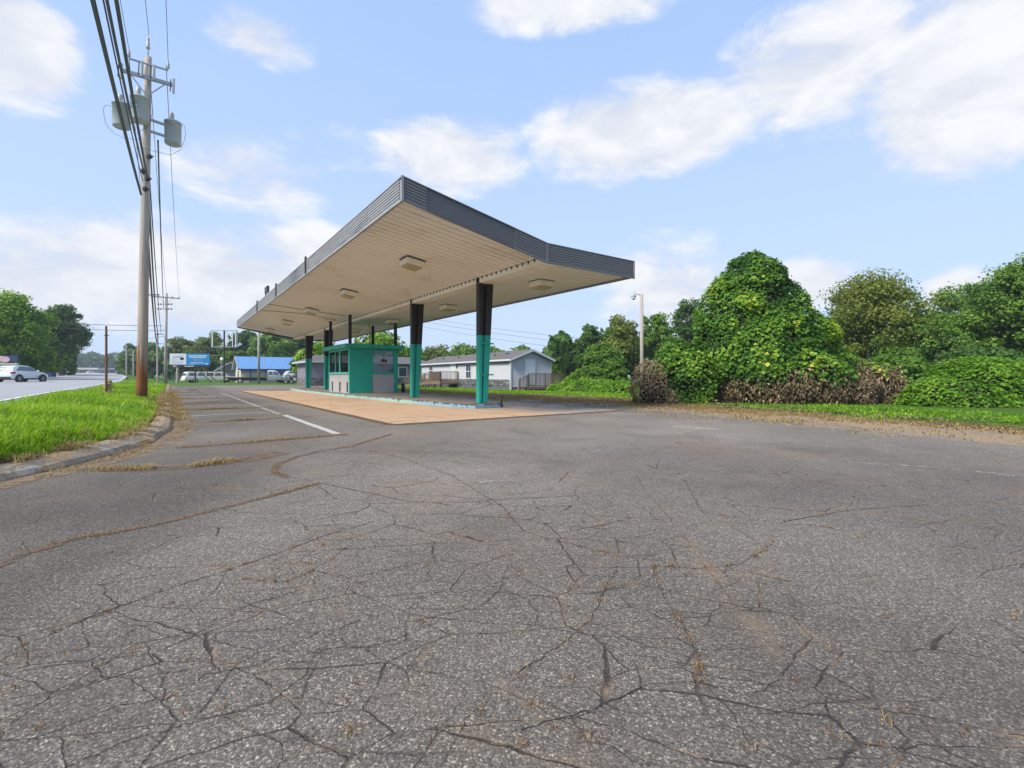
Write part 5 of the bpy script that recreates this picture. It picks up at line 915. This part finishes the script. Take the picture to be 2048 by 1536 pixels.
def wood_mass(name,label,x0,x1,d0,d1,z0,ztop,nl,leaf,col,seed,amp=.25,cat='woods'):
    r=np.random.default_rng(seed); px=r.uniform(x0,x1,nl); d=r.uniform(d0,d1,nl); k=np.array([mnoise.fractal((p*.03,q*.03,seed),1,2,3) for p,q in zip(px,d)]); top=ztop*(1+amp*k*1.6); z=z0+(top-z0)*r.random(nl)**.45
    P=np.stack([(px-1024)/F*d,d,z],1); N=r.normal(size=(nl,3))+[0,-.3,.8]; v,f=leaves(P,N,leaf*r.uniform(.6,1.4,nl),.8,.12); return tag(npmesh(name,v,f,LM[col],None,None,{'rnd':np.clip(.45+k*.5+r.normal(0,.18,nl),0,1)}),label,cat,None,'stuff')
wood_mass('far_woods','hazy green wooded hill closing the end of the road',40,340,380,470,3,19,12000,3.2,'far',5,.22)
wood_mass('back_woods','dark wood mass filling behind the trees on the right',1100,2300,62,78,0,6.6,16000,1.0,'dark',6,.3)
wood_mass('back_woods','wood mass behind the mobile home and the blue roofed building',240,1120,125,150,0,7.5,14000,1.5,'dark',7,.3)
wood_mass('back_woods','wood mass behind the trees left of the road',-400,150,85,105,1,7.5,8000,1.2,'dark',8,.3)

# ------------------------------------------------------------------ vine mounds
M_KUD=leaf_mat('kudzu_leaves',[(0,(0.028,0.081,0.011)),(.35,(0.065,0.159,0.020)),(.60,(0.132,0.262,0.027)),(.82,(0.276,0.403,0.041)),(1,(0.578,0.525,0.073))],.32,.55,.15)
M_DEAD=leaf_mat('dead_vine_leaves',[(0,(.065,.044,.026)),(.4,(.175,.122,.068)),(.75,(.31,.225,.13)),(1,(.46,.36,.21))],.1,.8)
M_CORE=M('vine_shade_core',(.022,.020,.011),1.0,.4,4)  # near-black inner shell, its colour gives the shade in gaps between leaves
M_BRIGHT=leaf_mat('bright_ground_vines',[(0,(.042,.110,.010)),(.4,(.105,.225,.016)),(.75,(.18,.33,.026)),(1,(.29,.41,.05))],.35,.55,.15)
def mound_pts(ells,n,seed,lump=.22):
    r=np.random.default_rng(seed); area=np.array([(e[3]*e[5]+e[3]*e[4]+e[4]*e[5]) for e in ells]); idx=r.choice(len(ells),n,p=area/area.sum()); E=np.array(ells)[idx]
    d=unit(r.normal(size=(n,3))); P=E[:,:3]+d*E[:,3:6]; N=unit(d/E[:,3:6])
    k=np.array([mnoise.fractal((p[0]*.8+seed,p[1]*.8,p[2]*.8),1,2,3) for p in P]); P=P+N*(k*lump+r.normal(0,.06,n))[:,None]
    ins=np.zeros(n,bool)
    for e in ells: ins|=(np.sum(((P-np.array(e[:3]))/np.array(e[3:6]))**2,1)<.80)
    ok=(~ins)&(P[:,2]>.03); return P[ok],N[ok],k[ok]
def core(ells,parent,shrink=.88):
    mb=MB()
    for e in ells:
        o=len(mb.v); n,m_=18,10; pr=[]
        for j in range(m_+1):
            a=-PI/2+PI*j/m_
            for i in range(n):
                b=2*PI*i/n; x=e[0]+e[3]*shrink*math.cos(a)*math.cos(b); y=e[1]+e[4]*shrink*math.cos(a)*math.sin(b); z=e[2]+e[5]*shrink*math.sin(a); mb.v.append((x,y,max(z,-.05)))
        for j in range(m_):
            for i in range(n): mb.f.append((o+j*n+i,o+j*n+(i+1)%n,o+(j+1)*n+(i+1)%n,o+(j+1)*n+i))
    return mb.build('shade_core',M_CORE,parent)
DK=20.8; kx=lambda px,d=DK:(px-1024)/F*d
ORG=(kx(1520),DK,0.0)
km=thing('vine_mound','tall green mound of leafy vines smothering a tree, dead brown vines along its foot','vines',ORG)
E0=[(1518,DK+.3,1.5,2.5,2.4,2.9),(1513,DK+.4,3.7,1.75,1.8,2.85),(1497,DK+.3,4.7,1.05,1.2,1.65),(1538,DK+.4,4.8,1.0,1.1,1.55),(1585,DK+.3,2.1,1.75,1.8,2.3),(1545,DK+.3,2.9,1.8,1.9,2.7),(1468,DK+.3,2.8,1.5,1.7,2.6),(1452,DK+.1,2.0,1.25,1.6,2.3),(1366,DK,.85,1.5,1.6,1.7),(1655,DK+.3,.8,1.7,1.8,1.55),(1722,DK,.5,1.6,1.5,1.15),(1560,DK-1.0,.8,2.8,1.4,1.5)]
EL=[(kx(e[0])-ORG[0],e[1]-ORG[1],e[2],e[3],e[4],e[5]) for e in E0]
P,N,k=mound_pts(EL,115000,3,.24)
lim=.95+.75*np.array([mnoise.fractal((p[0]*.55,p[2]*.3,3.3),1,2,3) for p in P])+.30*np.clip(P[:,0]-1.5,0,4)*.6-.5*np.clip(-P[:,0]-1.5,0,3)
fuzz=rng.normal(0,.16,len(P)); green=P[:,2]>lim+fuzz
hole=np.array([mnoise.noise((p[0]*2.3,p[1]*2.3,p[2]*3.1)) for p in P]); green&=(hole>-.42)|(rng.random(len(P))<.25); pg,ng,kg=P[green],N[green],k[green]; nn=unit(ng)*.75+np.array([0,0,.42])+rng.normal(size=ng.shape)*.33
v,f=leaves(pg,nn,rng.uniform(.075,.175,len(pg))*(1+.25*np.clip(kg*2,-1,1)),1.05,.14,1.6); yel=np.array([mnoise.noise((p[0]*.5+4,p[1]*.5,p[2]*.6)) for p in pg])
npmesh('green_leaves',v,f,M_KUD,km,None,{'rnd':np.clip(.43+.27*yel+.45*kg+rng.normal(0,.16,len(pg)),0,1)})
dd=(~green)&(P[:,2]<=lim+fuzz); pd_,nd_=P[dd],N[dd]; pd_=np.repeat(pd_,2,0)+rng.normal(0,.10,(len(pd_)*2,3)); pd_[:,2]=np.maximum(pd_[:,2],.03); nd_=np.repeat(nd_,2,0)+rng.normal(size=(len(pd_),3))*.7
v,f=leaves(pd_,nd_,rng.uniform(.07,.17,len(pd_)),.5,.3,2.5); npmesh('dead_vines',v,f,M_DEAD,km,None,{'rnd':np.clip(rng.normal(.45,.25,len(pd_)),0,1)})
core(EL,km,.80); mb=MB(); rr=random.Random(5)
for i in range(70):
    p=pd_[rr.randrange(len(pd_))]; q=(p[0]+rr.uniform(-.5,.5),p[1]-rr.uniform(0,.3),max(.02,p[2]-rr.uniform(.3,.9))); mb.tube([tuple(p),((p[0]+q[0])/2+rr.uniform(-.1,.1),(p[1]+q[1])/2-.1,(p[2]+q[2])/2),q],.012,4)
for i in range(26):
    p=pg[rr.randrange(len(pg))]; mb.tube([tuple(p),(p[0]+rr.uniform(-.2,.2),p[1]-.1,p[2]+.15),(p[0]+rr.uniform(-.4,.4),p[1]-.2,p[2]+rr.uniform(.1,.4))],.008,4)
tag(mb.build('vine_stems',M('dead_stem',(.10,.07,.045),.9),km),None,None,None,'stuff')
def mound(name,label,cat,ells,n,mat,leaf,mean,seed,asp=1.0,down=1.2,cr=.74,part='leaves'):
    o=(ells[0][0],ells[0][1],0.0); L=[(e[0]-o[0],e[1]-o[1],*e[2:]) for e in ells]; t=thing(name,label,cat,o); P,N,k=mound_pts(L,n,seed,.42 if mat==M_DEAD else .25); nn=N*.75+np.array([0,0,.4])+rng.normal(size=N.shape)*.4
    v,f=leaves(P,nn,rng.uniform(leaf*.65,leaf*1.3,len(P)),asp,.12,down); npmesh(part,v,f,mat,t,None,{'rnd':np.clip(mean+.3*k+rng.normal(0,.17,len(P)),0,1)}); core(L,t,cr); return t
mound('dead_vine_bush','round brown dead vine bush at the left foot of the tall vine mound','dead bush',[(kx(1312,20.0),20.2,.45,.85,.8,1.15),(kx(1350,20),20.5,.3,.9,.8,.9)],11000,M_DEAD,.11,.5,21,.4,2.0,.75)
mound('dead_vine_bush','brown dead vine bush sloping off the right foot of the tall vine mound','dead bush',[(kx(1765,19.6),19.9,.40,.95,.9,1.05),(kx(1715,19.6),19.6,.3,1.1,.9,.9)],12000,M_DEAD,.11,.38,22,.4,2.0,.75)
mound('green_vine_mound','low bright green leafy mound right of the dead vines, cut by the right edge','vines',[(kx(1985,18.2),18.6,.2,2.6,1.7,1.55),(kx(1905,18),18.0,.1,1.6,1.3,1.0),(kx(2110,18),18.4,.2,2.2,1.8,1.7),(kx(1850,18.6),18.6,.0,1.0,1.0,.6)],46000,M_BRIGHT,.115,.48,23,1.0)
mound('ground_vines','bright low vine cover in front of the shrubs by the mobile home','vines',[(kx(1185,36),36,.0,3.4,1.6,.75),(kx(1250,33),33,.0,2.4,1.6,.7),(kx(1140,38),38,.0,1.6,1.3,.65)],18000,M_BRIGHT,.16,.55,24,1.0)
def scatter_leaves(name,label,n,tr_,sr_,mat,leaf,mean,cat='leaf litter'):
    t=rng.uniform(*tr_,n); s=sr_[0]+(sr_[1]-sr_[0])*rng.random(n); k=fbm(np.stack([t,s,0*t],1),.8,3.0); keep=rng.random(n)<np.clip(.35+k*1.5,.02,1); t,s,k=t[keep],s[keep],k[keep]; n=len(t)
    P=np.stack([P0[0]+U[0]*t+V[0]*s,P0[1]+U[1]*t+V[1]*s,.035+.02*rng.random(n)],1); N=rng.normal(size=(n,3))*.35+[0,0,1]; v,f=leaves(P,N,rng.uniform(leaf*.6,leaf*1.4,n),.7,.1); return tag(npmesh(name,v,f,mat,None,None,{'rnd':np.clip(mean+rng.normal(0,.2,n),0,1)}),label,cat,None,'stuff')
scatter_leaves('dead_leaf_litter','brown dead leaves scattered on the ground along the foot of the vines',9000,(-12,3),(6.6,9.2),M_DEAD,.07,.5)
scatter_leaves('creeping_vines','bright creeping leaves spreading from the right mound over the grass',6000,(-14,-7.2),(7.4,11),M_BRIGHT,.11,.55,'ground cover')

# ------------------------------------------------------------------ haze
def haze_mat():
    m,g=newmat('thin_summer_haze'); v=g.n('ShaderNodeVolumePrincipled',{'Color':(.80,.88,1.0,1),'Density':HAZE,'Anisotropy':.2}); o=g.n('ShaderNodeOutputMaterial'); g.t.links.new(v.outputs[0],o.inputs[1]); return m
HAZE=.00048
tag(MB().b2((-700,-500,-2.5),(700,700,32)).build('haze',haze_mat()),'thin pale haze in the air over the far end of the road','haze',None,'stuff')

scatter_leaves('dry_debris','tan dry grass clippings strewn over the right side of the asphalt',16000,(-15,14),(1.6,5.6),M_DRYG,.035,.5)

n=5200; t=rng.uniform(-7.5,12,n); f=rng.random(n); q=kerb_s(t)-.40-(kerb_s(t)-.40-sroad(t)-.12)*f
P=np.stack([P0[0]+U[0]*t+V[0]*q,P0[1]+U[1]*t+V[1]*q,bank_z(t,q)],1); k=fbm(P,1.1,14.0); P=P[k>.02]; n=len(P)
blades('straw_in_verge',P,rng.uniform(.08,.24,n),.003+np.hypot(P[:,0],P[:,1])*.0003,M_DRYG,np.clip(rng.normal(.6,.2,n),0,1),1.2,'straw coloured stems scattered through the green verge grass','grass')
